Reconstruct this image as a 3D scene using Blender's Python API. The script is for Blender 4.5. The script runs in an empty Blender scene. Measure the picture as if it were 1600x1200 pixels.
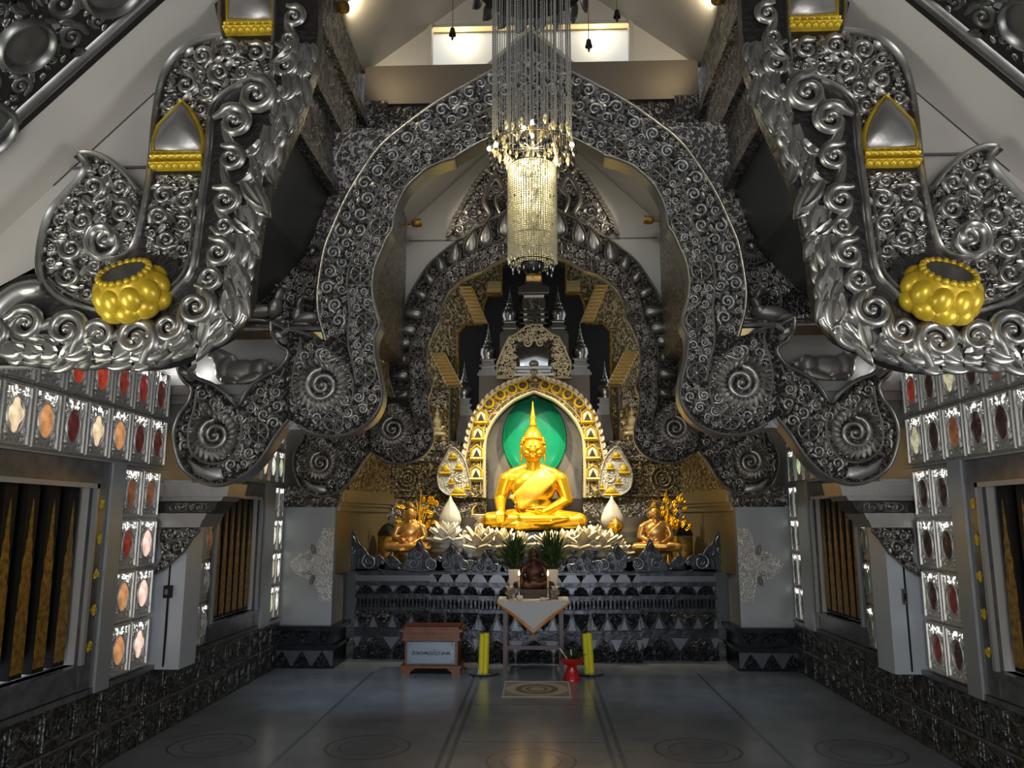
import bpy, bmesh, math, random
import numpy as np
from mathutils import Vector, Matrix, Euler
PI = math.pi
R = math.radians
sc = bpy.context.scene
COL = sc.collection
random.seed(7)

# ---------------------------------------------------------------- camera
F_PX, CAM_X, CAM_H = 1220.0, 0.07, 1.6
YAW, PITCH = R(2.02), math.atan(212 / 1220)
cam_d = bpy.data.cameras.new('camera')
cam = bpy.data.objects.new('camera', cam_d)
COL.objects.link(cam)
cam_d.sensor_fit = 'HORIZONTAL'
cam_d.sensor_width = 36.0
cam_d.lens = F_PX / 1600 * 36.0
cam_d.clip_start = 0.05
cam.location = (CAM_X, 0, CAM_H)
cam.rotation_euler = (PI / 2 + PITCH, 0, YAW)
sc.camera = cam

def ray(x, y):
    u, v = (x - 800) / F_PX, (600 - y) / F_PX
    f, c = math.cos(PITCH) - v * math.sin(PITCH), math.sin(PITCH) + v * math.cos(PITCH)
    return (u * math.cos(YAW) - f * math.sin(YAW), u * math.sin(YAW) + f * math.cos(YAW), c)
def at(x, y, Y):
    'point (x, z) in the transverse plane at depth Y that the photograph shows at pixel x, y'
    a, b, c = ray(x, y); t = Y / b
    return (CAM_X + a * t, CAM_H + c * t)

# ---------------------------------------------------------------- world and exposure
w = bpy.data.worlds.new('daylight'); sc.world = w
w.use_nodes = True
bg = w.node_tree.nodes['Background']
bg.inputs[0].default_value = (0.80, 0.90, 1.0, 1)
bg.inputs[1].default_value = 1.6
sc.view_settings.view_transform = 'Standard'
sc.view_settings.look = 'None'
sc.view_settings.gamma = 1.0
sc.view_settings.use_curve_mapping = False
sc.view_settings.exposure = 0.25
cy = sc.cycles
cy.use_denoising = True
cy.max_bounces = 7
cy.diffuse_bounces = 3
cy.glossy_bounces = 5
cy.transmission_bounces = 5
cy.transparent_max_bounces = 8
cy.sample_clamp_indirect = 4.0
cy.caustics_reflective = False
cy.caustics_refractive = False

# ---------------------------------------------------------------- large lights: the doorway, windows beside and behind the viewer
def lamp(name, kind, loc, energy, color=(1, 1, 1), rot=None, target=None, size=None, spot=None, blend=0.5, soft=0.05):
    d = bpy.data.lights.new(name, kind); o = bpy.data.objects.new(name, d); COL.objects.link(o)
    o.location = loc; d.energy = energy; d.color = color
    if kind == 'AREA':
        d.shape = 'RECTANGLE'; d.size, d.size_y = size
    else:
        d.shadow_soft_size = soft
    if kind == 'SPOT':
        d.spot_size = R(spot); d.spot_blend = blend
    if target is not None:
        o.rotation_euler = (Vector(target) - Vector(loc)).to_track_quat('-Z', 'Y').to_euler()
    elif rot is not None:
        o.rotation_euler = rot
    return o
lamp('doorway_daylight', 'AREA', (0, -3.3, 1.25), 130, (1.0, 0.965, 0.925), target=(0, 4, 2.3), size=(2.0, 2.4))
lamp('front_window_daylight_left', 'AREA', (-2.95, 1.65, 1.27), 34, (0.95, 1.0, 0.84), target=(3, 1.9, 4.2), size=(1.1, 1.1))
lamp('front_window_daylight_right', 'AREA', (2.95, 1.65, 1.27), 28, (0.97, 0.97, 0.98), target=(-3, 1.9, 4.2), size=(1.1, 1.1))

# ---------------------------------------------------------------- materials
def mat(name, col, metal=0.0, rough=0.5, emit=None, estr=0.0, bump=None, bscale=20.0, bstr=0.4, bdist=0.02,
        tint=None, tscale=6.0, spec=None, trans=0.0, alpha=None, coat=0.0):
    m = bpy.data.materials.new(name); m.use_nodes = True
    nt = m.node_tree; b = nt.nodes['Principled BSDF']
    b.inputs['Base Color'].default_value = (*col, 1)
    b.inputs['Metallic'].default_value = metal
    b.inputs['Roughness'].default_value = rough
    if spec is not None: b.inputs['Specular IOR Level'].default_value = spec
    if trans: b.inputs['Transmission Weight'].default_value = trans
    if coat: b.inputs['Coat Weight'].default_value = coat
    if alpha is not None: b.inputs['Alpha'].default_value = alpha
    if emit:
        b.inputs['Emission Color'].default_value = (*emit, 1)
        b.inputs['Emission Strength'].default_value = estr
    tc = nt.nodes.new('ShaderNodeTexCoord')
    if bump:
        bn = nt.nodes.new('ShaderNodeBump'); bn.inputs['Strength'].default_value = bstr
        bn.inputs['Distance'].default_value = bdist
        nz = nt.nodes.new('ShaderNodeTexNoise'); nz.inputs['Scale'].default_value = bscale * 0.6
        nz.inputs['Detail'].default_value = 3
        nt.links.new(tc.outputs['Object'], nz.inputs['Vector'])
        if bump == 'noise':
            nt.links.new(nz.outputs['Fac'], bn.inputs['Height'])
            hout = nz.outputs['Fac']
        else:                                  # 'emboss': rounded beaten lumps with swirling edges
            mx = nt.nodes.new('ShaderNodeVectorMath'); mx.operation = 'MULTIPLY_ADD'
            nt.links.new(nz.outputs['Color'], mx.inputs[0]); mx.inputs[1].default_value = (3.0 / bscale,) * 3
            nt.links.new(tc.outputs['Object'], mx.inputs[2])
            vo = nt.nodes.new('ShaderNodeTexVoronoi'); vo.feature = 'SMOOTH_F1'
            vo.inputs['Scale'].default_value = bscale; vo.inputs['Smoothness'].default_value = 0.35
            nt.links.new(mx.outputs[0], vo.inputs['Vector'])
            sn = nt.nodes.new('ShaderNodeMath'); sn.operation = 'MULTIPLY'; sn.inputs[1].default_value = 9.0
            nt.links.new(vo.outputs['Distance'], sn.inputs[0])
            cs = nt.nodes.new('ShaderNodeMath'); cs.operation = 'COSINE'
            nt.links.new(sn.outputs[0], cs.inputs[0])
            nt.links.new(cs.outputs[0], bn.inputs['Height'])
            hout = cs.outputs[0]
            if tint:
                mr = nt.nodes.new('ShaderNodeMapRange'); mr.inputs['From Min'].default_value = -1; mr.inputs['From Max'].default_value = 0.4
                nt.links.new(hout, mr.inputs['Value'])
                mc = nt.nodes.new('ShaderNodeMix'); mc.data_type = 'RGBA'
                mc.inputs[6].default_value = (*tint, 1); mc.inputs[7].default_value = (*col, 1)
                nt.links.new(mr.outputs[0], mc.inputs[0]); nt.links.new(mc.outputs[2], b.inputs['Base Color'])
        nt.links.new(bn.outputs[0], b.inputs['Normal'])
    if tint and bump != 'emboss':
        n2 = nt.nodes.new('ShaderNodeTexNoise'); n2.inputs['Scale'].default_value = tscale; n2.inputs['Detail'].default_value = 5
        nt.links.new(tc.outputs['Object'], n2.inputs['Vector'])
        mr = nt.nodes.new('ShaderNodeMapRange'); mr.inputs['From Min'].default_value = 0.35; mr.inputs['From Max'].default_value = 0.68
        nt.links.new(n2.outputs['Fac'], mr.inputs['Value'])
        mc = nt.nodes.new('ShaderNodeMix'); mc.data_type = 'RGBA'
        mc.inputs[6].default_value = (*col, 1); mc.inputs[7].default_value = (*tint, 1)
        nt.links.new(mr.outputs[0], mc.inputs[0]); nt.links.new(mc.outputs[2], b.inputs['Base Color'])
    return m
M = {}
M['silver'] = mat('chased_silver', (0.40, 0.385, 0.362), 0.9, 0.33, tint=(0.28, 0.268, 0.252), tscale=9)
M['silver_far'] = mat('chased_silver_warm', (0.42, 0.395, 0.37), 0.9, 0.34, tint=(0.29, 0.27, 0.25), tscale=14)
M['patina'] = mat('blackened_silver', (0.060, 0.057, 0.055), 0.85, 0.42, bump='noise', bscale=60, bstr=0.3)
M['rail'] = mat('polished_silver_rail', (0.43, 0.42, 0.40), 0.92, 0.33)
M['sheet'] = mat('smooth_metal_sheet', (0.56, 0.53, 0.50), 0.35, 0.45, bump='noise', bscale=3, bstr=0.12, tint=(0.46, 0.44, 0.42), tscale=1.5)
M['cream_sheet'] = mat('pale_metal_sheet', (0.44, 0.42, 0.385), 0.35, 0.5, bump='noise', bscale=3, bstr=0.08)
M['dark_sheet'] = mat('dark_metal_sheet', (0.15, 0.15, 0.15), 0.8, 0.42, bump='noise', bscale=3, bstr=0.1)
M['blue_steel'] = mat('soffit_metal', (0.34, 0.37, 0.42), 0.9, 0.38)
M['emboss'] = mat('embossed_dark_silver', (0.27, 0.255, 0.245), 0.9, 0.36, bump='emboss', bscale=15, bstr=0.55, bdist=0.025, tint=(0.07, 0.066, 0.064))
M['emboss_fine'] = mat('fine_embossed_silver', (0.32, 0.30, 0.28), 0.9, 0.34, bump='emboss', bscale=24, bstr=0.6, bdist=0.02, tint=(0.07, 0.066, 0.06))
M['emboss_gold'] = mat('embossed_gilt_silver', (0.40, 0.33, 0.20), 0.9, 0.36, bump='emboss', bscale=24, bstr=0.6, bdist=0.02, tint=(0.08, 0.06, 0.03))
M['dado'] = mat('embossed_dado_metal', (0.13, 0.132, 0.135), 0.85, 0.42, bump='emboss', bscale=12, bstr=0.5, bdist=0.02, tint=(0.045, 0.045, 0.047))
M['gold_paint'] = mat('yellow_gold_paint', (0.72, 0.50, 0.035), 0.35, 0.34, tint=(0.55, 0.36, 0.02), tscale=14)
M['gold'] = mat('gilded_metal', (1.0, 0.58, 0.03), 0.8, 0.27)
M['gold_brown'] = mat('aged_gilt', (0.40, 0.225, 0.03), 0.5, 0.45, tint=(0.12, 0.065, 0.012), tscale=26)
M['gilt_sheet'] = mat('gilt_sheet', (0.30, 0.245, 0.145), 0.6, 0.42, bump='noise', bscale=8, bstr=0.1)
M['bronze'] = mat('gilded_bronze', (0.86, 0.48, 0.14), 0.7, 0.34)
M['pearl'] = mat('brushed_grey_metal', (0.36, 0.35, 0.34), 0.85, 0.42, bump='noise', bscale=30, bstr=0.12)
M['steel'] = mat('brushed_pale_steel', (0.36, 0.38, 0.39), 0.5, 0.4, bump='noise', bscale=5, bstr=0.05)
M['marble'] = mat('dark_marble', (0.060, 0.062, 0.066), 0.0, 0.25, tint=(0.11, 0.11, 0.115), tscale=11)
M['black'] = mat('black_lacquer', (0.010, 0.009, 0.008), 0.0, 0.55, spec=.2)
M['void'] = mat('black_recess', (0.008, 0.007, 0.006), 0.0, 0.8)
M['tile'] = mat('beaten_silver_tile', (0.60, 0.585, 0.555), 0.7, 0.38, bump='emboss', bscale=38, bstr=0.4, bdist=0.01, tint=(0.42, 0.41, 0.39))
M['tile_rim'] = mat('tile_rim_silver', (0.58, 0.57, 0.545), 0.7, 0.42)
M['glint'] = mat('daylight_through_piercing', (0.8, 0.8, 0.8), 0.0, 0.3, emit=(1.0, 0.97, 0.88), estr=1.25)  # white sparkle of the tiles, put in as a glowing colour
M['altar'] = mat('altar_blue_silver', (0.030, 0.034, 0.042), 0.85, 0.27, bump='noise', bscale=18, bstr=0.3)
M['altar_emboss'] = mat('altar_embossed_silver', (0.060, 0.065, 0.077), 0.85, 0.32, bump='emboss', bscale=30, bstr=0.7, bdist=0.015, tint=(0.02, 0.022, 0.026))
M['altar_sheet'] = mat('altar_pale_sheet', (0.105, 0.115, 0.137), 0.6, 0.32)
M['wood'] = mat('reddish_brown_wood', (0.20, 0.060, 0.025), 0.0, 0.35, tint=(0.12, 0.036, 0.016), tscale=8)
M['dark_wood'] = mat('dark_brown_wood', (0.034, 0.013, 0.008), 0.0, 0.42, spec=.3)
M['table_leg'] = mat('purple_brown_paint', (0.06, 0.03, 0.04), 0.0, 0.4)
M['cloth'] = mat('white_cloth', (0.62, 0.63, 0.64), 0.0, 0.75, bump='noise', bscale=14, bstr=0.15)
M['orange_trim'] = mat('orange_braid', (0.75, 0.26, 0.02), 0.0, 0.6)
M['yellow_wax'] = mat('yellow_wax', (0.80, 0.70, 0.02), 0.0, 0.4)
M['white_wax'] = mat('cream_wax', (0.80, 0.62, 0.35), 0.0, 0.5)
M['flame'] = mat('candle_flame', (1, 0.8, 0.4), 0.0, 0.5, emit=(1.0, 0.62, 0.22), estr=9)
M['bulb'] = mat('warm_bulb', (1, 0.9, 0.7), 0.0, 0.5, emit=(1.0, 0.88, 0.62), estr=14)
M['chrome'] = mat('polished_saucer', (0.85, 0.86, 0.88), 0.9, 0.24)
M['red'] = mat('red_lacquer', (0.55, 0.012, 0.012), 0.0, 0.22, coat=0.5)
M['leaf'] = mat('dark_green_leaf', (0.022, 0.052, 0.016), 0.0, 0.45)
M['white'] = mat('white_porcelain', (0.80, 0.77, 0.70), 0.0, 0.3)
M['petal'] = mat('silver_foil_petal', (0.84, 0.74, 0.54), 0.4, 0.36)
M['pale_pot'] = mat('pale_grey_pot', (0.50, 0.49, 0.47), 0.0, 0.4)
M['plate'] = mat('embossed_pale_silver_plate', (0.19, 0.235, 0.285), 0.5, 0.4, bump='noise', bscale=40, bstr=0.08)
M['plate_dark'] = mat('darkened_letter_relief', (0.07, 0.09, 0.12), 0.8, 0.4)
M['green'] = mat('green_glass_halo', (0.006, 0.23, 0.125), 0.0, 0.22, tint=(0.008, 0.29, 0.16), tscale=3, coat=0.4)
M['mirror'] = mat('mirror_panel', (0.8, 0.8, 0.8), 1.0, 0.05)
M['bead'] = mat('cut_crystal_bead', (0.50, 0.48, 0.43), 0.25, 0.2)
M['bead_dark'] = mat('smoked_crystal', (0.03, 0.028, 0.025), 0.3, 0.15)
M['bead_gold'] = mat('amber_crystal', (0.80, 0.66, 0.32), 0.4, 0.15)
M['glass'] = mat('clear_glass', (1, 1, 1), 0.0, 0.03, trans=1.0)
M['strip'] = mat('pale_roof_lining', (0.78, 0.73, 0.68), 0.15, 0.5, bump='noise', bscale=3, bstr=0.08, tint=(0.64, 0.59, 0.55), tscale=1.2)
M['spandrel'] = mat('embossed_brown_silver', (0.55, 0.49, 0.45), 0.75, 0.38, bump='emboss', bscale=22, bstr=0.55, bdist=0.02, tint=(0.10, 0.09, 0.08))
M['gold_cloth'] = mat('gold_cloth_leaf', (1.0, 0.66, 0.085), 0.35, 0.42, bump='noise', bscale=26, bstr=.25)
M['loft'] = mat('gilt_loft_sheet', (0.62, 0.46, 0.20), 0.6, 0.4)
M['stupa'] = mat('dim_polished_silver', (0.30, 0.29, 0.27), 0.95, 0.28)
M['beam_brown'] = mat('brown_metal_beam', (0.155, 0.13, 0.108), 0.55, 0.42)
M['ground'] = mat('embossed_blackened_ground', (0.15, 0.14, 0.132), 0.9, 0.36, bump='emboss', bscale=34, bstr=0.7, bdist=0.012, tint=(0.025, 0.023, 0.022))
M['bead_veil'] = mat('thin_glass_bead', (0.33, 0.31, 0.27), 0.2, 0.2)
M['bead_cream'] = mat('cream_crystal_bead', (0.72, 0.66, 0.46), 0.15, 0.2)
M['stone_pale'] = mat('pale_niche_plaster', (0.52, 0.49, 0.45), 0.0, 0.7)
M['pillar'] = mat('pale_blue_grey_metal', (0.47, 0.51, 0.56), 0.3, 0.42)
M['roof_silver'] = mat('dark_roof_silver', (0.24, 0.237, 0.23), 0.85, 0.36, tint=(0.15, 0.148, 0.145), tscale=8)
M['dark_disc'] = mat('dark_brushed_disc', (0.10, 0.095, 0.085), 0.6, 0.45, bump='noise', bscale=40, bstr=0.2)
M['crest_relief'] = mat('crest_scroll_silver', (0.17, 0.185, 0.215), 0.9, 0.3)
M['animal'] = mat('brown_silver_animal', (0.40, 0.36, 0.33), 0.7, 0.4)

# ---------------------------------------------------------------- mesh helpers
def FY(Y, sx=1, x0=0.0, z0=0.0):
    'frame of a transverse plane: (u, w, h) -> x, z, towards the viewer'
    return Matrix(((sx, 0, 0, x0), (0, 0, -1, Y), (0, 1, 0, z0), (0, 0, 0, 1)))
def FX(X, side):
    'frame of a side wall: u runs along the room, h points into the room (side -1 = left wall)'
    return Matrix(((0, 0, -side, X), (1, 0, 0, 0), (0, 1, 0, 0), (0, 0, 0, 1)))
def FREE(loc, xa, ya):
    xa, ya = Vector(xa).normalized(), Vector(ya).normalized(); za = xa.cross(ya)
    m = Matrix((xa, ya, za)).transposed().to_4x4(); m.translation = loc
    return m

class MB:
    def __init__(s, frame=None):
        s.v, s.f, s.M, s.plate, s.plate_m = [], [], frame or Matrix.Identity(4), [], None
    def add(s, vs, fs):
        k = len(s.v)
        s.v += [tuple(s.M @ Vector(p)) for p in vs]
        s.f += [tuple(i + k for i in f) for f in fs]
        return s
    def box(s, x0, x1, y0, y1, z0, z1):
        vs = [(x, y, z) for z in (z0, z1) for y in (y0, y1) for x in (x0, x1)]
        return s.add(vs, [(0, 2, 3, 1), (4, 5, 7, 6), (0, 1, 5, 4), (2, 6, 7, 3), (0, 4, 6, 2), (1, 3, 7, 5)])
    def prism(s, poly, h0, h1, sides=True, back=True, front=True):
        n = len(poly)
        vs = [(p[0], p[1], h0) for p in poly] + [(p[0], p[1], h1) for p in poly]
        fs = []
        if back: fs.append(tuple(reversed(range(n))))
        if front: fs.append(tuple(range(n, 2 * n)))
        if sides: fs += [(i, (i + 1) % n, n + (i + 1) % n, n + i) for i in range(n)]
        return s.add(vs, fs)
    def dome_poly(s, poly, h0, h1, inset=0.25, steps=4):
        'a rounded cushion over a polygon (star-shaped about its centroid)'
        n = len(poly); cx = sum(p[0] for p in poly) / n; cyy = sum(p[1] for p in poly) / n
        vs, fs = [], []
        for k in range(steps + 1):
            a = k / steps * PI / 2; sc_ = math.cos(a) if k < steps else 0.0
            sc_ = 1 - (1 - math.cos(a)) * 1.0
            for p in poly:
                vs.append((cx + (p[0] - cx) * max(sc_, 0.0), cyy + (p[1] - cyy) * max(sc_, 0.0), h0 + (h1 - h0) * math.sin(a)))
        for k in range(steps):
            for i in range(n):
                j = (i + 1) % n
                fs.append((k * n + i, k * n + j, (k + 1) * n + j, (k + 1) * n + i))
        return s.add(vs, fs)
    def ribbon(s, pts, wid, hgt=None, base=0.0, prof=((-1, 0), (-.62, .75), (0, 1), (.62, .75), (1, 0)), closed=False):
        'raised moulding along a polyline on the panel'
        n = len(pts); P_ = len(prof); vs, fs = [], []
        for i, p in enumerate(pts):
            if closed: a, b = pts[i - 1], pts[(i + 1) % n]
            else: a, b = pts[max(i - 1, 0)], pts[min(i + 1, n - 1)]
            tx, ty = b[0] - a[0], b[1] - a[1]; L = math.hypot(tx, ty) or 1e-9
            nx, ny = -ty / L, tx / L
            wd = wid[i] if hasattr(wid, '__len__') else wid
            hh = (hgt[i] if hasattr(hgt, '__len__') else hgt) if hgt is not None else wd * .55
            for q, e in prof:
                vs.append((p[0] + nx * q * wd / 2, p[1] + ny * q * wd / 2, base + e * hh))
        m = n if closed else n - 1
        for i in range(m):
            j = (i + 1) % n
            for k in range(P_ - 1):
                fs.append((i * P_ + k, i * P_ + k + 1, j * P_ + k + 1, j * P_ + k))
        if not closed:
            fs.append(tuple(range(P_))); fs.append(tuple(reversed(range((n - 1) * P_, n * P_))))
        return s.add(vs, fs)
    def boss(s, c, r, base=0.0, hs=0.8, seg=8, rings=3):
        vs, fs = [], []
        for k in range(rings):
            a = k / rings * PI / 2
            for i in range(seg):
                t = 2 * PI * i / seg
                vs.append((c[0] + r * math.cos(a) * math.cos(t), c[1] + r * math.cos(a) * math.sin(t), base + r * hs * math.sin(a)))
        vs.append((c[0], c[1], base + r * hs))
        for k in range(rings - 1):
            for i in range(seg):
                j = (i + 1) % seg
                fs.append((k * seg + i, k * seg + j, (k + 1) * seg + j, (k + 1) * seg + i))
        top = len(vs) - 1; k = (rings - 1) * seg
        fs += [(k + i, k + (i + 1) % seg, top) for i in range(seg)]
        return s.add(vs, fs)
    def volute(s, c, rad, d=1, a0=0.0, turns=1.55, base=0.0, wf=0.42, hs=0.5, n=None, tail=0.0):
        'a scroll that winds from its rim to a boss at its heart'
        n = n or max(14, min(34, int(rad * 420))); pts, wd = [], []
        if tail:
            ta = a0 - d * 0.0; tx, ty = d * math.sin(ta), -d * math.cos(ta)
            for k in (1.0, .66, .33):
                rr = rad * (1 - wf / 2) * (1 + .10 * k * k)
                pts.append((c[0] + rr * math.cos(ta) + tx * tail * k, c[1] + rr * math.sin(ta) + ty * tail * k)); wd.append(rad * wf * (1 - .5 * k))
        for i in range(n + 1):
            t = i / n; rr = rad * (1 - wf / 2) * (1 - t) ** .85 + rad * .06
            a = a0 + d * turns * 2 * PI * t
            pts.append((c[0] + rr * math.cos(a), c[1] + rr * math.sin(a)))
            wd.append(rad * wf * (1 - .62 * t) * min(1, .55 + t * 3 if not tail else 1))
        s.ribbon(pts, wd, [q * hs for q in wd], base)
        return s.boss(c, rad * .17, base, 1.3, 8, 3)
    def leaf(s, p, ang, L, W, curl=0.0, base=0.0, h=None, n=6):
        h = h if h is not None else W * .4
        vs, fs = [], []; x, y = p; a = ang
        Q = 7
        for i in range(n + 1):
            t = i / n; wd = W / 2 * (math.sin(PI * min(1, .18 + t * .82)) ** .8 if t < 1 else 0.0)
            nx, ny = -math.sin(a), math.cos(a); hh = h * (1 - t * .45)
            for q, e in ((1, -.02), (.93, .55), (.5, 1.0), (0, .5), (-.5, 1.0), (-.93, .55), (-1, -.02)):
                vs.append((x + nx * wd * q, y + ny * wd * q, base + e * hh))
            a += curl / n; x += math.cos(a) * L / n; y += math.sin(a) * L / n
        for i in range(n):
            for k in range(Q - 1):
                fs.append((i * Q + k, i * Q + k + 1, i * Q + Q + k + 1, i * Q + Q + k))
        return s.add(vs, fs)
    def wheel(s, c, r, base=0.0, spokes=8, th=None):
        th = th or r * .2
        s.ribbon([(c[0] + (r - th / 2) * math.cos(2 * PI * i / 24), c[1] + (r - th / 2) * math.sin(2 * PI * i / 24)) for i in range(24)], th, th * .7, base, closed=True)
        s.boss(c, r * .2, base, .9)
        for k in range(spokes):
            a = 2 * PI * k / spokes
            s.ribbon([(c[0] + q * r * math.cos(a), c[1] + q * r * math.sin(a)) for q in (.18, .5, .84)], [r * .1, r * .15, r * .12], r * .1, base)
        return s
    def lathe(s, prof, c=(0, 0, 0), seg=24, sx=1.0, sy=1.0, cap=True):
        vs, fs = [], []; n = len(prof)
        for (r, z) in prof:
            for i in range(seg):
                a = 2 * PI * i / seg
                vs.append((c[0] + r * sx * math.cos(a), c[1] + r * sy * math.sin(a), c[2] + z))
        for k in range(n - 1):
            for i in range(seg):
                j = (i + 1) % seg
                fs.append((k * seg + i, k * seg + j, (k + 1) * seg + j, (k + 1) * seg + i))
        if cap:
            fs.append(tuple(reversed(range(seg)))); fs.append(tuple(range((n - 1) * seg, n * seg)))
        return s.add(vs, fs)
    def tube(s, pts, rad, seg=8, cap=True):
        n = len(pts); P3 = [Vector(p) for p in pts]; vs, fs = [], []; up = None
        for i in range(n):
            t = (P3[min(i + 1, n - 1)] - P3[max(i - 1, 0)]).normalized()
            if up is None: up = t.orthogonal().normalized()
            up = (up - t * up.dot(t)).normalized() if (up - t * up.dot(t)).length > 1e-6 else t.orthogonal().normalized()
            b = t.cross(up); r = rad[i] if hasattr(rad, '__len__') else rad
            for k in range(seg):
                a = 2 * PI * k / seg; vs.append(tuple(P3[i] + (up * math.cos(a) + b * math.sin(a)) * r))
        for i in range(n - 1):
            for k in range(seg):
                j = (k + 1) % seg
                fs.append((i * seg + k, i * seg + j, (i + 1) * seg + j, (i + 1) * seg + k))
        if cap:
            fs.append(tuple(reversed(range(seg)))); fs.append(tuple(range((n - 1) * seg, n * seg)))
        return s.add(vs, fs)
    def ball(s, c, r, seg=12, rings=8):
        rx, ry, rz = r if hasattr(r, '__len__') else (r, r, r)
        vs, fs = [(c[0], c[1], c[2] - rz)], []
        for k in range(1, rings):
            a = -PI / 2 + PI * k / rings
            for i in range(seg):
                t = 2 * PI * i / seg
                vs.append((c[0] + rx * math.cos(a) * math.cos(t), c[1] + ry * math.cos(a) * math.sin(t), c[2] + rz * math.sin(a)))
        vs.append((c[0], c[1], c[2] + rz)); top = len(vs) - 1
        fs += [(0, 1 + (i + 1) % seg, 1 + i) for i in range(seg)]
        for k in range(rings - 2):
            for i in range(seg):
                j = (i + 1) % seg
                fs.append((1 + k * seg + i, 1 + k * seg + j, 1 + (k + 1) * seg + j, 1 + (k + 1) * seg + i))
        k = 1 + (rings - 2) * seg
        fs += [(k + i, k + (i + 1) % seg, top) for i in range(seg)]
        return s.add(vs, fs)
    def capsule(s, p0, r0, p1, r1, seg=14):
        p0, p1 = Vector(p0), Vector(p1); d = p1 - p0; L = d.length; d = d / L
        pts, rad = [], []
        for k in range(5):
            a = k / 4 * PI / 2; pts.append(p0 - d * r0 * math.cos(a)); rad.append(max(r0 * math.sin(a), r0 * .05))
        for k in range(1, 4): pts.append(p0 + d * L * k / 4); rad.append(r0 + (r1 - r0) * k / 4)
        for k in range(5):
            a = k / 4 * PI / 2; pts.append(p1 + d * r1 * math.sin(a)); rad.append(max(r1 * math.cos(a), r1 * .05))
        return s.tube(pts, rad, seg)
    def build(s, name, m, parent=None, smooth=40, extra=None):
        me = bpy.data.meshes.new(name)
        me.from_pydata(s.v, [], s.f); me.update()
        if smooth:
            me.shade_smooth()
            if smooth < 179: me.set_sharp_from_angle(angle=R(smooth))
        me.materials.append(M[m] if isinstance(m, str) else m)
        if s.plate:
            me.materials.append(M[s.plate_m])
            for a, b in s.plate:
                for i in range(a, b): me.polygons[i].material_index = 1
        o = bpy.data.objects.new(name, me); COL.objects.link(o)
        if parent is not None:
            o.parent = parent
            o.matrix_parent_inverse = PWI(parent)
        return o
def PW(o):
    m = Matrix.LocRotScale(o.location, o.rotation_euler, o.scale)
    return (PW(o.parent) @ o.matrix_parent_inverse @ m) if o.parent else m
def PWI(o):
    return PW(o).inverted()
def tag(o, label=None, cat=None, group=None, kind=None):
    if label: o['label'] = label
    if cat: o['category'] = cat
    if group: o['group'] = group
    if kind: o['kind'] = kind
    return o
def thing(name, label, cat, loc=(0, 0, 0), group=None):
    o = bpy.data.objects.new(name, None); COL.objects.link(o); o.location = loc; o.empty_display_size = .05
    return tag(o, label, cat, group)
def struct(name, mb, m, parent=None, smooth=40):
    o = mb.build(name, m, parent, smooth)
    if parent is None: o['kind'] = 'structure'
    return o
def copy_tree(o, parent=None):
    c = o.copy(); COL.objects.link(c)
    if parent is not None: c.parent = parent
    for ch in [x for x in bpy.data.objects if x.parent == o]: copy_tree(ch, c)
    return c
def remesh(o, voxel, smooth=4):
    m = o.modifiers.new('surface', 'REMESH'); m.mode = 'VOXEL'; m.voxel_size = voxel; m.use_smooth_shade = True
    if smooth:
        q = o.modifiers.new('soften', 'SMOOTH'); q.iterations = smooth; q.factor = .5
    return o
def cr(pts, n=5, closed=False):
    'Catmull-Rom curve through the points'
    out = []; N = len(pts)
    for i in range(N if closed else N - 1):
        p0, p1, p2, p3 = (pts[(i + k) % N] if closed else pts[min(max(i + k, 0), N - 1)] for k in (-1, 0, 1, 2))
        for k in range(n):
            t = k / n
            out.append(tuple(.5 * (2 * p1[j] + (p2[j] - p0[j]) * t + (2 * p0[j] - 5 * p1[j] + 4 * p2[j] - p3[j]) * t * t + (3 * p1[j] - p0[j] - 3 * p2[j] + p3[j]) * t ** 3) for j in range(len(p1))))
    if not closed: out.append(tuple(pts[-1]))
    return out
def inside_dist(poly, P):
    'for each point: inside the polygon?, distance to its edge'
    P = np.asarray(P); A = np.asarray(poly); B = np.roll(A, -1, 0)
    x, y = P[:, :1], P[:, 1:]
    c = ((A[:, 1] > y) != (B[:, 1] > y))
    with np.errstate(divide='ignore', invalid='ignore'):
        xi = (B[:, 0] - A[:, 0]) * (y - A[:, 1]) / (B[:, 1] - A[:, 1]) + A[:, 0]
    ins = (c & (x < xi)).sum(1) % 2 == 1
    d = B - A; L2 = (d ** 2).sum(1) + 1e-12
    t = np.clip(((x - A[:, 0]) * d[:, 0] + (y - A[:, 1]) * d[:, 1]) / L2, 0, 1)
    dist = np.sqrt((x - A[:, 0] - t * d[:, 0]) ** 2 + (y - A[:, 1] - t * d[:, 1]) ** 2).min(1)
    return ins, dist
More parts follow.
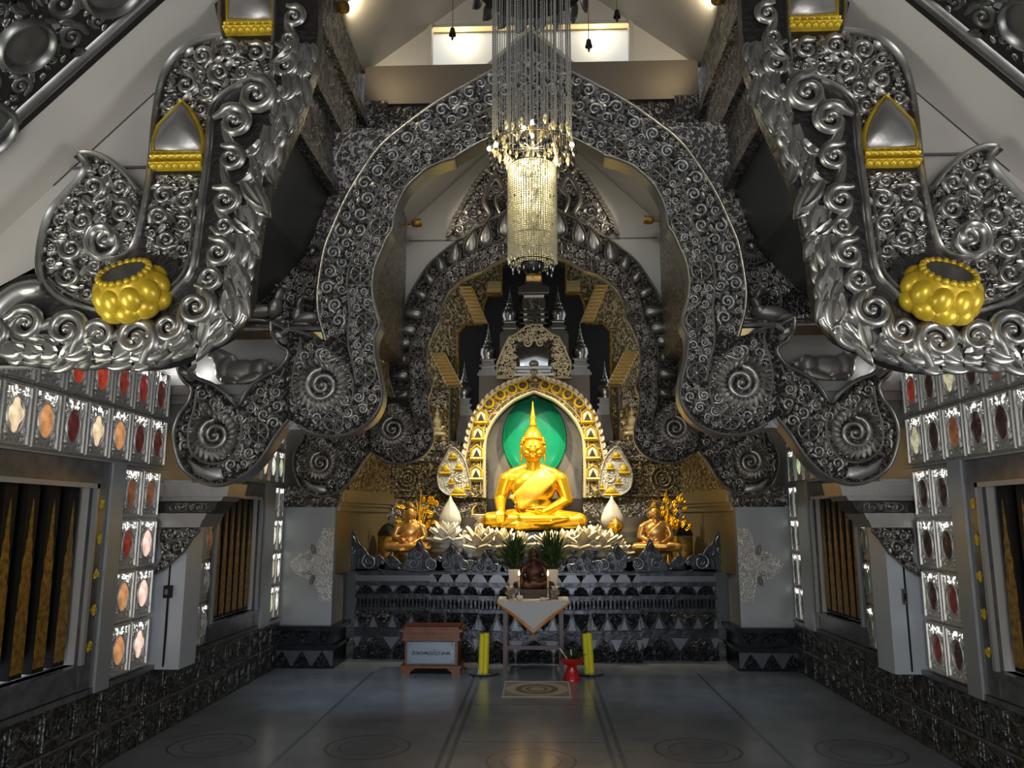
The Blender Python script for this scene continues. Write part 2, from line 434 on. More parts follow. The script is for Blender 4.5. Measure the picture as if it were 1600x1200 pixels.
def fill(mb, poly, radii, base=0.0, avoid=(), avoid_poly=(), n=2500, seed=1, sprout=True, hs=.5, tight=.92, plate='ground'):
    'covers a panel with scrollwork: scrolls of falling size, leaves springing from them, beads in the gaps'
    if plate:
        k0 = len(mb.f); mb.prism(poly, base - .0005, base + .0015, back=False); mb.plate.append((k0, len(mb.f))); mb.plate_m = plate
    rng = np.random.default_rng(seed); A = np.asarray(poly)
    P = rng.uniform(A.min(0), A.max(0), (n, 2))
    ins, d = inside_dist(poly, P); P, d = P[ins], d[ins]
    for ap in avoid_poly:
        i2, d2 = inside_dist(ap, P); P, d, d2 = P[~i2], d[~i2], d2[~i2]; d = np.minimum(d, d2)
    C = [tuple(a) for a in avoid]; rs = random.Random(seed)
    for r in radii:
        for k in np.nonzero(d > r * .92)[0]:
            p = P[k]
            if C:
                Q = np.asarray(C)
                if (np.hypot(Q[:, 0] - p[0], Q[:, 1] - p[1]) < (Q[:, 2] + r) * tight).any(): continue
            C.append((p[0], p[1], r))
            if r == radii[-1] and len(radii) > 2 and r < .6 * radii[0]:
                if rs.random() < .5: mb.boss(p, r * .8, base, .9, 7, 2)
                else: mb.leaf(p - np.array((math.cos(1), math.sin(1))) * 0, rs.uniform(0, 6.28), r * 1.5, r * 1.1, rs.uniform(-1, 1), base, n=4)
            else:
                a0 = rs.uniform(0, 2 * PI); dd = rs.choice((-1, 1))
                mb.volute(p, r, dd, a0, rs.choice((1.3, 1.6)), base, .52, hs, tail=r * .6 if sprout else 0)
                if sprout:
                    for q in (rs.uniform(0.4, 1.2), rs.uniform(2.2, 3.2), rs.uniform(4, 5.2)):
                        a = a0 + dd * q
                        mb.leaf((p[0] + r * .88 * math.cos(a), p[1] + r * .88 * math.sin(a)), a + dd * .9, r * .95, r * .62, dd * .9, base, n=4)
    return C
def ring_pts(c, r, n=24, ry=None, rot=0.0):
    ry = ry or r
    return [(c[0] + r * math.cos(2 * PI * i / n) * math.cos(rot) - ry * math.sin(2 * PI * i / n) * math.sin(rot),
             c[1] + r * math.cos(2 * PI * i / n) * math.sin(rot) + ry * math.sin(2 * PI * i / n) * math.cos(rot)) for i in range(n)]
ORD = ['first', 'second', 'third', 'fourth', 'fifth', 'sixth', 'seventh', 'eighth', 'ninth', 'tenth', 'eleventh', 'twelfth']

# ================================================================ the room
WX = 2.86                                   # half width of the hall
Y1, Y2, Y3 = 2.95, 5.90, 8.85               # the three carved arches
MIR = Matrix.Diagonal((-1, 1, 1, 1))
SIDES = ((-1, 'left'), (1, 'right'))

# floor: polished dark stone with long inlaid lines
m = mat('polished_dark_floor', (0.055, 0.060, 0.068), 0.0, 0.2, spec=0.85)
nt = m.node_tree; b = nt.nodes['Principled BSDF']
tc = nt.nodes.new('ShaderNodeTexCoord')
nz = nt.nodes.new('ShaderNodeTexNoise'); nz.inputs['Scale'].default_value = 2.2; nz.inputs['Detail'].default_value = 7
nt.links.new(tc.outputs['Object'], nz.inputs['Vector'])
rp = nt.nodes.new('ShaderNodeValToRGB'); nt.links.new(nz.outputs['Fac'], rp.inputs[0])
rp.color_ramp.elements[0].position = .3; rp.color_ramp.elements[0].color = (.17, .185, .205, 1)
rp.color_ramp.elements[1].position = .75; rp.color_ramp.elements[1].color = (.27, .285, .305, 1)
nt.links.new(rp.outputs[0], b.inputs['Base Color'])
n2 = nt.nodes.new('ShaderNodeTexNoise'); n2.inputs['Scale'].default_value = 7; n2.inputs['Detail'].default_value = 3
nt.links.new(tc.outputs['Object'], n2.inputs['Vector'])
mr = nt.nodes.new('ShaderNodeMapRange'); mr.inputs['To Min'].default_value = .14; mr.inputs['To Max'].default_value = .30
nt.links.new(n2.outputs['Fac'], mr.inputs['Value']); nt.links.new(mr.outputs[0], b.inputs['Roughness'])
M['floor'] = m
M['inlay'] = mat('dark_floor_inlay', (0.125, 0.132, 0.145), 0.0, 0.2)
fl = struct('floor', MB().box(-3.2, 3.2, -3.6, 13.5, -.2, 0), 'floor', smooth=0)
ln = MB(FREE((0, 0, 0), (1, 0, 0), (0, 1, 0)))
for x in (-1.72, -.62, -.55, .55, .62, 1.72):
    ln.prism([(x - .016, 1), (x + .016, 1), (x + .016, 8.7), (x - .016, 8.7)], .0005, .0012)
for y in (5.0, 6.05, 7.2):
    ln.prism([(-.53, y), (.53, y), (.53, y + .02), (-.53, y + .02)], .0005, .0012)
for x, y in ((-1.17, 5.9), (1.17, 5.9), (0, 5.6), (-2.3, 5.9), (2.3, 5.9)):
    ln.ribbon(ring_pts((x, y), .3, 32), .02, .0008, .0005, closed=True)
    ln.ribbon(ring_pts((x, y), .2, 32), .012, .0008, .0005, closed=True)
fi = ln.build('inlay', 'inlay', fl, 0)

# side walls with their window openings
WIN = ((1.1, 2.2), (3.93, 5.03), (7.0, 8.1))
for sd, sn in SIDES:
    X0, X1 = sorted((sd * WX, sd * (WX + .26)))
    q = MB()
    q.box(X0, X1, -3.6, 13.5, 0, .70); q.box(X0, X1, -3.6, 13.5, 1.82, 2.84)
    ys = [-3.6] + [y for p in WIN for y in p] + [13.5]
    for a, b_ in zip(ys[::2], ys[1::2]): q.box(X0, X1, a, b_, .70, 1.82)
    wall = struct('wall_' + sn, q, 'sheet', smooth=0)
    # embossed dado
    d = MB(FX(sd * WX, sd))
    d.prism([(-3.4, 0), (8.86, 0), (8.86, .50), (-3.4, .50)], .002, .035)
    bb = struct('baseboard_' + sn, d, 'dado', smooth=0)
    d = MB(FX(sd * WX, sd)); k = 0
    d.prism([(-3.4, .50), (8.86, .50), (8.86, .535), (-3.4, .535)], .002, .05)
    d.prism([(-3.4, .238), (8.86, .238), (8.86, .256), (-3.4, .256)], .03, .042)
    d.build('ledge', 'marble', bb, 0)
    d = MB(FX(sd * WX, sd)); rs = random.Random(5 + sd)
    y = 2.9
    while y < 8.8:
        for z in (.03, .27):
            d.ribbon([(y + .02, z), (y + .28, z), (y + .28, z + .20), (y + .02, z + .20)], .016, .008, .034, closed=True)
            if y < 7:
                for q_ in range(3):
                    d.volute((y + .08 + .07 * q_, z + rs.uniform(.07, .13)), rs.uniform(.03, .042), rs.choice((1, -1)), rs.uniform(0, 6), 1.3, .034, tail=.02)
            else:
                d.boss((y + .15, z + .1), .06, .034, .4)
        y += .3
    d.build('panel_relief', 'dado', bb, 40)
# front wall behind the viewer, with its doorway
q = MB().box(-3.1, -1.05, -3.7, -3.45, 0, 5.2).box(1.05, 3.1, -3.7, -3.45, 0, 5.2).box(-1.05, 1.05, -3.7, -3.45, 2.5, 5.2)
struct('wall_front', q, 'sheet', smooth=0)
q = MB().box(-3.1, 3.1, 13.3, 13.5, 0, 8)
struct('wall_back', q, 'dark_sheet', smooth=0)

# windows: marble frame, lacquered bars with gilded spires, a shutter standing off the sill
def spire(mb, y, z0, z1, wd, h):
    pr = [(.5, 0), (.5, .34), (.44, .36), (.47, .50), (.36, .53), (.40, .64), (.26, .68), (.28, .74), (.16, .78), (.12, .88), (.02, 1)]
    pts = [(y - a * wd, z0 + t * (z1 - z0)) for a, t in pr] + [(y + a * wd, z0 + t * (z1 - z0)) for a, t in reversed(pr)]
    mb.prism(pts, h, h + .004)
nwin = 0
for sd, sn in SIDES:
    for (a, b_), near in ((WIN[1], True), (WIN[2], False)):
        nwin += 1
        d = MB(FX(sd * WX, sd))
        j = .15 if near else .07
        d.prism([(a - j, 1.82), (b_ + j, 1.82), (b_ + j, 1.975), (a - j, 1.975)], .002, .045)
        for u0, u1 in ((a - j, a), (b_, b_ + j)): d.prism([(u0, .54), (u1, .54), (u1, 1.82), (u0, 1.82)], .002, .04)
        d.prism([(a, .54), (b_, .54), (b_, .665), (a, .665)], .002, .03)
        d.prism([(a - .02, .665), (b_ + .02, .665), (b_ + .02, .70), (a - .02, .70)], -.06, .055)
        wn = struct('window_%d' % nwin, d, 'marble', smooth=0)
        d = MB(FX(sd * WX, sd))
        for u0, u1, z0, z1 in ((a - .018, a + .012, .70, 1.83), (b_ - .012, b_ + .018, .70, 1.83), (a - .018, b_ + .018, 1.80, 1.83)):
            d.prism([(u0, z0), (u1, z0), (u1, z1), (u0, z1)], .03, .058)
        d.build('inner_moulding', 'steel', wn, 0)
        st = .2 if near else .155
        n = int((b_ - a) / st)
        for k in range(n):
            y = b_ - .075 - st * (k + .2) if near else a + .08 + st * k
            d = MB(FX(sd * WX, sd))
            d.prism([(y - .055, .712), (y + .055, .712), (y + .055, 1.815), (y - .055, 1.815)], -.12, -.03)
            br = d.build('bar', 'black', wn, 0)
            d = MB(FX(sd * WX, sd)); spire(d, y, .74, 1.72, .104, -.0305)
            d.build('gilded_spire', 'gold_brown', br, 0)
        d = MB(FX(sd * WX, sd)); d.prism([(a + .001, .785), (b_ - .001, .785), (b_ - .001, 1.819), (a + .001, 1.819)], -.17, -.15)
        d.build('shutter', 'void', wn, 0)
        if near:
            rs = random.Random(nwin)
            for k in range(5):
                z = 1.70 - k * .225
                d = MB(FX(sd * WX, sd))
                c = (b_ + .085 + rs.uniform(-.01, .01), z)
                for q in range(5): d.leaf(c, q * 1.257 + rs.uniform(0, 1), .036, .034, 0, .04, .012, 4)
                d.boss(c, .012, .042)
                d.build('gilded_flower', 'gold_paint', wn)
    # pale metal strips that frame the tiles
    for k, (u0, u1, z0, z1) in enumerate(((5.19, 5.355, .50, 1.98), (8.2, 8.49, .50, 1.98), (3.3, 6.0, 1.978, 1.992), (6.5, 8.86, 1.978, 1.992))):
        d = MB(FX(sd * WX, sd)); d.prism([(u0, z0), (u1, z0), (u1, z1), (u0, z1)], .002, .06 if k < 2 else .05)
        struct('trim_%d' % (k + 1 + (4 if sd > 0 else 0)), d, 'steel', smooth=0)

# beaten silver tiles with translucent ovals, backlit by the daylight outside
def glass(name, c, e):
    m = mat(name, c, 0.0, 0.25, emit=c, estr=e, bump='noise', bscale=30, bstr=.2)
    nt = m.node_tree; b = nt.nodes['Principled BSDF']           # cast glass: cloudy, uneven colour
    n = nt.nodes.new('ShaderNodeTexNoise'); n.inputs['Scale'].default_value = 16; n.inputs['Detail'].default_value = 4
    nt.links.new(nt.nodes['Texture Coordinate'].outputs['Object'], n.inputs['Vector'])
    mr = nt.nodes.new('ShaderNodeMapRange'); mr.inputs['From Min'].default_value = .32; mr.inputs['From Max'].default_value = .68
    mx = nt.nodes.new('ShaderNodeMix'); mx.data_type = 'RGBA'
    mx.inputs[6].default_value = tuple(v * .55 for v in c) + (1,); mx.inputs[7].default_value = tuple(min(1, v * 1.35) for v in c) + (1,)
    nt.links.new(n.outputs['Fac'], mr.inputs['Value']); nt.links.new(mr.outputs[0], mx.inputs[0])
    nt.links.new(mx.outputs[2], b.inputs['Base Color']); nt.links.new(mx.outputs[2], b.inputs['Emission Color'])
    return m
PANE = {'dark red': glass('dark_red_glass', (.22, .030, .02), .45), 'bright red': glass('bright_red_glass', (.38, .04, .02), .6),
        'maroon': glass('maroon_glass', (.10, .022, .018), .35), 'pale peach': glass('pale_peach_glass', (.90, .60, .38), .75),
        'orange': glass('orange_glass', (.62, .28, .11), .6), 'brown': glass('brown_glass', (.20, .075, .035), .4),
        'pink': glass('pink_glass', (.95, .55, .45), .95), 'clear white': glass('clear_white_glass', (.75, .76, .62), .8),
        'dim grey': glass('grey_glass', (.16, .16, .15), .3), 'dark brown': glass('dark_brown_glass', (.045, .022, .018), .2),
        'pale green': glass('pale_green_glass', (.50, .60, .33), .7), 'cream': glass('cream_glass', (.55, .50, .32), .55), 'dark green': glass('dark_green_glass', (.05, .065, .05), .3)}
protos = {}
def tile_proto(sd, W, H, var):
    key = (sd, W, H, var)
    if key in protos: return protos[key]
    fr = Matrix(((0, 0, -sd, 0), (1, 0, 0, 0), (0, 1, 0, 0), (0, 0, 0, 1)))
    rs = random.Random(var * 7 + 1)
    d = MB(fr); d.prism([(-W / 2 + .004, -H / 2 + .004), (W / 2 - .004, -H / 2 + .004), (W / 2 - .004, H / 2 - .004), (-W / 2 + .004, H / 2 - .004)], .0, .022)
    for sx in (-1, 1):
        for sz in (-1, 1):
            d.volute((sx * W * .30, sz * H * .36), W * .09, sx * sz, PI / 2 * sz, 1.2, .022)
            d.leaf((sx * W * .27, sz * H * .30), -sz * PI / 2, H * .18, W * .12, 0, .022, n=4)
    root = d.build('silver_tile', 'tile', None, 40)
    d = MB(fr); a, b2 = W / 2 - .02, H / 2 - .02
    d.ribbon([(-a, -b2), (a, -b2), (a, b2), (-a, b2)], min(.03, W * .085), min(.022, W * .06), .018, ((-1, 0), (-.5, 1), (.5, 1), (1, 0)), closed=True)
    d.ribbon(ring_pts((0, -.004), W * .262, 20, H * .285), .012, .010, .021, closed=True)
    d.build('rim', 'tile_rim', root)
    d = MB(fr)
    if var % 3 == 1:        # waisted, lobed pane
        poly = [(math.cos(t) * W * .205 * (1 + .30 * math.cos(4 * t)), math.sin(t) * H * .26 * (1 + .12 * math.cos(4 * t))) for t in [2 * PI * k / 24 for k in range(24)]]
    else:
        poly = [(math.cos(t) * W * .235, math.sin(t) * H * (.255 if math.sin(t) > 0 else .27) * (1 if abs(math.sin(t)) < .9 else 1.06)) for t in [2 * PI * k / 20 for k in range(20)]]
    d.dome_poly(poly, .020, .042)
    d.build('pane', PANE['brown'], root)
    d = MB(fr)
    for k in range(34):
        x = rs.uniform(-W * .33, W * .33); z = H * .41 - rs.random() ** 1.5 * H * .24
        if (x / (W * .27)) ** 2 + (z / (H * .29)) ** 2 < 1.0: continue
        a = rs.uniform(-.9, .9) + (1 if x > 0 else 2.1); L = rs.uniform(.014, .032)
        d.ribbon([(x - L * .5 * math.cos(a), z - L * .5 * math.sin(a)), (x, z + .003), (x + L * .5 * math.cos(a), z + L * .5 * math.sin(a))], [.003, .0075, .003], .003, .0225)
    d.build('piercing', 'glint', root)  # raised strokes that glow by themselves, painted-in glints above the oval
    protos[key] = root
    root['_used'] = 0
    return root
def tile(sd, y, z, W, H, colour, label, group, var):
    p = tile_proto(sd, W, H, var)
    if p['_used']: o = copy_tree(p)
    else: o = p; p['_used'] = 1
    o.location = (sd * (WX - .003), y, z)
    tag(o, label, 'tile', group)
    for ch in o.children:
        if ch.name.startswith('pane'):
            ch.data = ch.data.copy(); ch.data.materials[0] = PANE[colour]
    if o is not p: del o['_used']
L_BAND = {1: ['dim grey', 'dim grey', 'bright red', 'bright red', 'dark red', 'dark red', 'maroon'][:7], 0: ['pale peach', 'orange', 'maroon', 'pale peach', 'orange', 'maroon', 'maroon']}
R_BAND = {1: ['dark brown', 'dark brown', 'dark red', 'dark brown', 'cream', 'dark brown', 'dark red'], 0: ['dark brown', 'dark brown', 'dark brown', 'dark brown', 'brown', 'dark brown', 'cream']}
tw = .272
for sd, sn in SIDES:
    band = L_BAND if sd < 0 else R_BAND
    for row in (0, 1):
        rn = 'lower' if row == 0 else 'upper'
        cols = ['dim grey'] + band[row]
        for k in range(8):
            y = 5.965 - tw * (7 - k) - tw / 2
            tile(sd, y, 2.178 + .374 * row, tw, .37, cols[k],
                 'silver tile, %s oval, %s from arch, %s row over %s near window' % (cols[k], ORD[7 - k], rn, sn), 'tiles over the %s near window' % sn, k + row * 2)
        for k in range(4):
            y = 7.95 + .25 * k
            c = ('clear white', 'pale peach', 'clear white', 'pale green')[k] if sd < 0 else ('pale green', 'dark green', 'pale green', 'dark green')[k]
            tile(sd, y, 2.178 + .374 * row, .25, .37, c, 'small silver tile, %s oval, %s from altar, %s row behind %s arch lobe' % (c, ORD[3 - k], rn, sn), 'far tiles beside the %s altar pier' % sn, k)
    c4 = [('brown', 'brown'), ('dark red', 'pink'), ('orange', 'pink'), ('orange', 'pink')] if sd < 0 else [('dark brown', 'dark brown'), ('dark brown', 'dark brown'), ('maroon', 'dark brown'), ('dark brown', 'maroon')]
    c5 = [('brown', 'brown'), ('orange', 'brown'), ('orange', 'dim grey'), ('orange', 'dim grey')] if sd < 0 else [('pale green', 'dark green')] * 3 + [('pale green', 'dark green')]
    c6 = [('dim grey', 'dim grey'), ('clear white', 'clear white'), ('cream', 'clear white'), ('pale green', 'clear white')] if sd < 0 else [('dark green', 'dark green')] * 4
    for (y0, W, cc, nm) in ((5.37, .274, c4, 'between %s window and pillar' % sn), (6.58, .215, c5, 'between %s pillar and far window' % sn), (8.50, .18, c6, 'beside the %s altar pier' % sn)):
        for r_ in range(4):
            for k in range(2):
                c = cc[r_][k]
                tile(sd, y0 + W * (k + .5), 1.79 - .357 * r_, W, .353, c,
                     'silver tile, %s oval, %s column, %s from top, %s' % (c, ('near', 'far')[k], ORD[r_], nm), 'column of tiles ' + nm, r_ + k + (0 if sd < 0 else 1))

for p in protos.values(): del p['_used']

# ---------------------------------------------------------------- roof
def strips(profile, ya, yb, m, both=True, th=.05):
    for sd in (-1, 1):
        q = MB()
        for (xa, za), (xb, zb) in zip(profile, profile[1:]):
            vs = [(sd * x, y, z + dz) for dz in (0, th) for (x, z) in ((xa, za), (xb, zb)) for y in (ya, yb)]
            q.add(vs, [(0, 1, 3, 2), (4, 6, 7, 5), (0, 4, 5, 1), (2, 3, 7, 6), (0, 2, 6, 4), (1, 5, 7, 3)])
        struct('ceiling', q, m, smooth=30)
S1 = lambda x: 2.9 + 1.04 * (x + 2.13)
strips([(-2.95, S1(-2.95)), (-1.2, S1(-1.2)), (0, 5.12)], -3.6, 2.76, 'patina')
strips([(-2.95, S1(-2.95)), (-1.2, S1(-1.2)), (0, 5.12)], 2.76, 3.16, 'strip')
strips([(-3.05, 2.80), (-2.15, 3.42), (-1.86, 3.75), (-1.66, 4.36)], 3.02, 8.95, 'dark_sheet')
strips([(-1.72, 5.95), (0, 7.27)], 3.02, 7.12, 'sheet')
strips([(-2.0, 4.68), (0, 6.57)], 7.3, 8.99, 'cream_sheet')
# smooth infill sheets that close the arch planes under the roof
for sd in (-1, 1):
    poly = [(-2.84, 2.22), (-1.6, 2.22), (-1.25, 3.1), (-1.1, 3.98), (-2.95, S1(-2.95))]
    q = MB(FY(3.1, -sd)); q.prism(poly, -.03, 0)
    struct('wall_infill', q, 'sheet', smooth=0)
    q = MB(FY(3.1, -sd)); q.prism([(-2.3, 3.09), (-1.25, 3.09), (-1.25, 3.10), (-2.3, 3.10)], 0, .012)
    q.ribbon([(-2.02, 3.02), (-1.05, 4.03)], .012, .012, 0)
    struct('trim_seam', q, 'dark_sheet', smooth=0)
# long embossed clerestory walls
for sd, sn in SIDES:
    q = MB(); X0, X1 = sorted((sd * 1.66, sd * 1.82)); q.box(X0, X1, 3.05, 7.4, 4.3, 6.1)
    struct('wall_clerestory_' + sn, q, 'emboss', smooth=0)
    q = MB(); X0, X1 = sorted((sd * 1.60, sd * 1.68)); q.box(X0, X1, 3.05, 7.04, 4.28, 4.40).box(X0, X1, 3.05, 7.04, 4.86, 4.92).box(X0, X1, 3.05, 7.04, 5.40, 5.52)
    struct('trim_clerestory_' + sn, q, 'emboss_fine', smooth=0)
    q = MB(); X0, X1 = sorted((sd * 1.5, sd * 1.75)); q.box(X0, X1, 7.05, 8.84, 3.4, 5.40)
    struct('wall_clerestory_' + sn, q, 'emboss_fine', smooth=0)
# transverse tie beam, gable with lit opening over it
q = MB().box(-1.64, 1.64, 7.05, 7.25, 5.63, 6.04)
struct('trim_tie_beam', q, 'beam_brown', smooth=0)
q = MB().box(-1.62, 1.62, 7.1, 7.25, 5.44, 5.63)
for sd in (-1, 1): q.box(*sorted((sd * 1.64, sd * 1.4)), 7.04, 7.25, 4.9, 5.66)
struct('trim_carved_beam', q, 'emboss_fine', smooth=0)
for sd in (-1, 1):
    q = MB(FY(7.1, -sd)); q.prism([(-1.72, 6.03), (-1.0, 6.03), (-1.0, 6.52), (0, 6.52), (0, 7.3), (-1.72, 5.98)], -.05, 0)
    struct('wall_gable', q, 'sheet', smooth=0)
    q = MB(FY(7.1, -sd)); q.prism([(-1.03, 6.03), (-.985, 6.03), (-.985, 6.54), (-1.03, 6.54)], -.1, .02)
    struct('trim_opening', q, 'cream_sheet', smooth=0)
# the bright loft seen through the opening: pale sheet below, gilt sheet above
LZ = at(720, 50, 7.73)[1]
q = MB().box(-1.5, 1.5, 7.75, 7.8, 5.6, LZ); struct('wall_loft', q, 'cream_sheet', smooth=0)
q = MB().box(-1.5, 1.5, 7.72, 7.8, LZ, 7.9); struct('wall_loft_gilt', q, 'loft', smooth=0)
q = MB().box(-1.6, 1.6, 7.2, 7.8, 7.6, 7.7); struct('ceiling', q, 'gilt_sheet', smooth=0)
q = MB().box(-1.6, 1.6, 7.25, 7.8, 5.98, 6.03); struct('floor_loft', q, 'cream_sheet', smooth=0)
# cream infill behind the altar arch
for sd in (-1, 1):
    q = MB(FY(8.99, -sd)); q.prism([(-1.95, 3.6), (-1.28, 3.6), (-1.25, 4.3), (-.8, 4.9), (0, 5.0), (0, 6.58), (-1.95, 4.72)], -.03, 0)
    struct('wall_altar_gable', q, 'cream_sheet', smooth=0)
    q = MB(FY(8.99, -sd)); q.prism([(-1.5, 4.925), (-.5, 4.925), (-.5, 4.94), (-1.5, 4.94)], 0, .012)
    struct('trim_seam', q, 'dark_sheet', smooth=0)

# ================================================================ the carved arches
def A1(p): return at(p[0], p[1], Y1)
def A2(p): return at(p[0], p[1], Y2)
def T1(ps): return [A1(p) for p in ps]
def T2(ps): return [A2(p) for p in ps]
px1, px2 = Y1 / F_PX, Y2 / F_PX            # metres per pixel, near enough, at the two depths

# ---------------------------------------------------------------- the great brackets of the nearest arch, one each side
B_OUT = [(497, 47), (491, 103), (481, 134), (469, 175), (450, 219), (432, 262), (409, 331), (401, 378), (395, 425), (389, 475), (375, 500), (356, 525), (312, 547),
         (272, 566), (219, 575), (156, 572), (103, 572), (62, 572), (9, 566), (-60, 560), (-75, 500), (-40, 462), (0, 450), (30, 432), (62, 425),
         (61, 410), (66, 372), (80, 332), (106, 300), (130, 272), (133, 259), (129, 248), (115, 246), (125, 239), (150, 239), (175, 250), (200, 272), (220, 298),
         (230, 281), (236, 219), (239, 187), (247, 141), (259, 106), (281, 78), (312, 61), (349, 55), (346, 42), (341, 31), (341, -10), (420, -60), (500, -110)]
B_RAIL = [(425, 116), (391, 127), (353, 147), (334, 166), (328, 194), (325, 237), (316, 312), (309, 378), (300, 425), (281, 450), (250, 475), (212, 490), (175, 490), (131, 481), (94, 465), (69, 440)]
B_VOL = [(461, 30, 19, 1, 1.4), (453, 67, 17, -1, 1.0), (447, 106, 22, 1, 1.2), (403, 152, 32, 1, 1.2), (369, 194, 28, 1, 2.2), (364, 250, 22, 1, 1.5), (355, 316, 24, 1, 1.6), (353, 355, 17, -1, .8),
         (344, 397, 23, 1, 1.4), (330, 436, 20, -1, 1.2), (309, 481, 29, 1, .6), (267, 512, 24, 1, .3), (216, 530, 33, -1, 2.6), (159, 526, 24, 1, 2.6), (108, 517, 31, -1, 2.6), (45, 508, 27, 1, 2.2), (-5, 520, 22, -1, 2.6)]
LEAF_F = [(130, 262), (150, 246), (175, 256), (198, 277), (216, 300), (219, 325), (213, 360), (200, 398), (150, 432), (112, 455), (78, 442), (68, 412), (71, 373), (84, 335), (109, 304)]
COL_F = [(244, 274), (314, 270), (309, 312), (302, 378), (295, 418), (284, 438), (276, 402), (228, 396), (226, 360), (236, 320)]
CHAMB = [(350, 61), (312, 68), (287, 86), (267, 112), (256, 145), (250, 185), (262, 192), (287, 156), (312, 190), (320, 218), (324, 190), (332, 164), (352, 144), (391, 124), (421, 113), (424, 64)]
FOOT_F = [(74, 437), (97, 460), (133, 475), (158, 480), (150, 455), (152, 434), (112, 458)]
def lotus_frame(px, tilt, fw, roll):
    u, w_ = A1(px)
    az = Vector((math.sin(roll) * math.cos(tilt), math.cos(roll) * math.cos(tilt), math.sin(tilt)))
    ax = az.cross(Vector((0, 0, 1))).normalized(); ay = az.cross(ax)
    m = Matrix((ax, ay, az)).transposed().to_4x4(); m.translation = (u, w_, fw)
    return m
def great_bracket(side):
    fr = FY(Y1, 1) if side < 0 else FY(Y1, -1, .065, -.035)
    sn = 'left' if side < 0 else 'right'
    c0 = fr @ Vector((*A1((250, 400)), 0))
    root = thing('carved_bracket', 'huge carved silver scroll bracket in the %s foreground, below the near roof' % sn, 'carved bracket', tuple(c0))
    outl = cr(T1(B_OUT[:-1]), 3) + [A1(B_OUT[-1])]
    MB(fr).prism(outl, -.07, 0).build('back_panel', 'patina', root, 0)
    # rails
    d = MB(fr)
    rail = cr(T1(B_RAIL), 6)
    d.ribbon(rail, .024, .030); d.ribbon([(x + .016, y + .005) for x, y in rail], .010, .014)
    col = cr(T1([(350, 58), (312, 65), (283, 82), (262, 108), (250, 142), (243, 187), (240, 219), (234, 281), (226, 330), (217, 368), (206, 392), (188, 404), (165, 405), (148, 394), (143, 376), (150, 360), (166, 356), (177, 366), (174, 380), (165, 381)]), 6)
    wd = [.022] * len(col)
    for i in range(len(col) - 40, len(col)): wd[i] = .022 + .018 * math.sin((i - len(col) + 40) / 40 * PI)
    d.ribbon(col, wd, .032)
    d.volute(A1((166, 378)), 40 * px1, 1, 2.4, 1.5, 0, .46, .62, n=34, tail=.05)
    leafrim = cr(T1([(219, 300), (200, 275), (175, 253), (150, 242), (128, 243), (136, 256), (131, 274), (107, 302), (81, 333), (68, 372), (63, 410), (66, 432), (74, 446)]), 6)
    d.ribbon(leafrim, .026, .034)
    d.ribbon(T1([(430, -6), (428, 60), (425, 118)]), .018, .026); d.ribbon(T1([(345, -8), (345, 28), (350, 57)]), .018, .026)
    inner2 = cr(T1([(306, 300), (299, 378), (291, 420), (272, 445), (245, 466), (212, 480), (175, 481), (135, 472), (101, 455), (78, 436)]), 5)
    d.ribbon(inner2, .012, .016)
    d.build('rail', 'rail', root, 50)
    # the large scrolls along the outer band, joined by stems
    for (x, y, r, s, a) in B_VOL:
        d = MB(fr)
        d.volute(A1((x, y)), r * px1 * 1.28, s * -1, a + (PI if s < 0 else 0), 1.5, .018, .56, .58, n=36, tail=r * px1 * .9)
        d.build('scroll', 'silver', root, 60)
    d = MB(fr); rs = random.Random(11)
    for a, b_ in zip(B_VOL, B_VOL[1:]):
        p, q = A1(a[:2]), A1(b_[:2]); m_ = ((p[0] + q[0]) / 2, (p[1] + q[1]) / 2)
        dx, dy = q[0] - p[0], q[1] - p[1]; L = math.hypot(dx, dy)
        off = a[2] * px1 * .8
        nx, ny = dy / L, -dx / L
        d.ribbon(cr([(p[0] + nx * off, p[1] + ny * off), (m_[0] + nx * off * .3, m_[1] + ny * off * .3), (q[0] - nx * off * .8, q[1] - ny * off * .8)], 6), [.018 + .030 * math.sin(PI * i / 12) for i in range(13)], .026)
    d.build('stem', 'silver', root, 60)
    # flame leaves between the scrolls and the free edge
    edge = cr(T1(B_OUT[:19]), 4); d = MB(fr); acc = 0
    for i in range(2, len(edge) - 1):
        p, q = edge[i], edge[i + 1]; L = math.hypot(q[0] - p[0], q[1] - p[1]); acc += L
        if acc < .058: continue
        acc = 0
        ang = math.atan2(q[1] - p[1], q[0] - p[0]); inn = ang - PI / 2      # inward lies to the right of the direction of travel
        for dist, LL, W, tilt, bs in ((.024, .11, .062, .22, .0), (.060, .15, .080, .38, .010), (.096, .12, .062, .7, .016)):
            b0 = (p[0] + math.cos(inn) * dist - math.cos(ang) * .05, p[1] + math.sin(inn) * dist - math.sin(ang) * .05)
            d.leaf(b0, ang + tilt * rs.uniform(.2, 1.0), LL * rs.uniform(.8, 1.2), W * rs.uniform(.8, 1.2), rs.uniform(-1.6, 1.0), bs * rs.uniform(.4, 1.2), rs.uniform(.014, .026), 7)
    d.build('flame_leaf', 'silver', root, 55)
    # scrollwork in the fields
    for fld, rad_, av, sd_ in ((LEAF_F, [.058, .046, .035, .025, .017, .012], [(*A1((165, 378)), .075)], 3), (FOOT_F, [.034, .024, .016, .011], [], 5),
                               (COL_F, [.048, .036, .026, .017, .012], [(*A1((214, 440)), .10)], 8), (CHAMB, [.056, .044, .033, .023, .015, .011], [], 13)):
        d = MB(fr); fill(d, T1(fld), rad_, 0, avoid=av, seed=sd_, hs=.6, n=5000)
        d.build('scroll_relief', 'silver', root, 60)
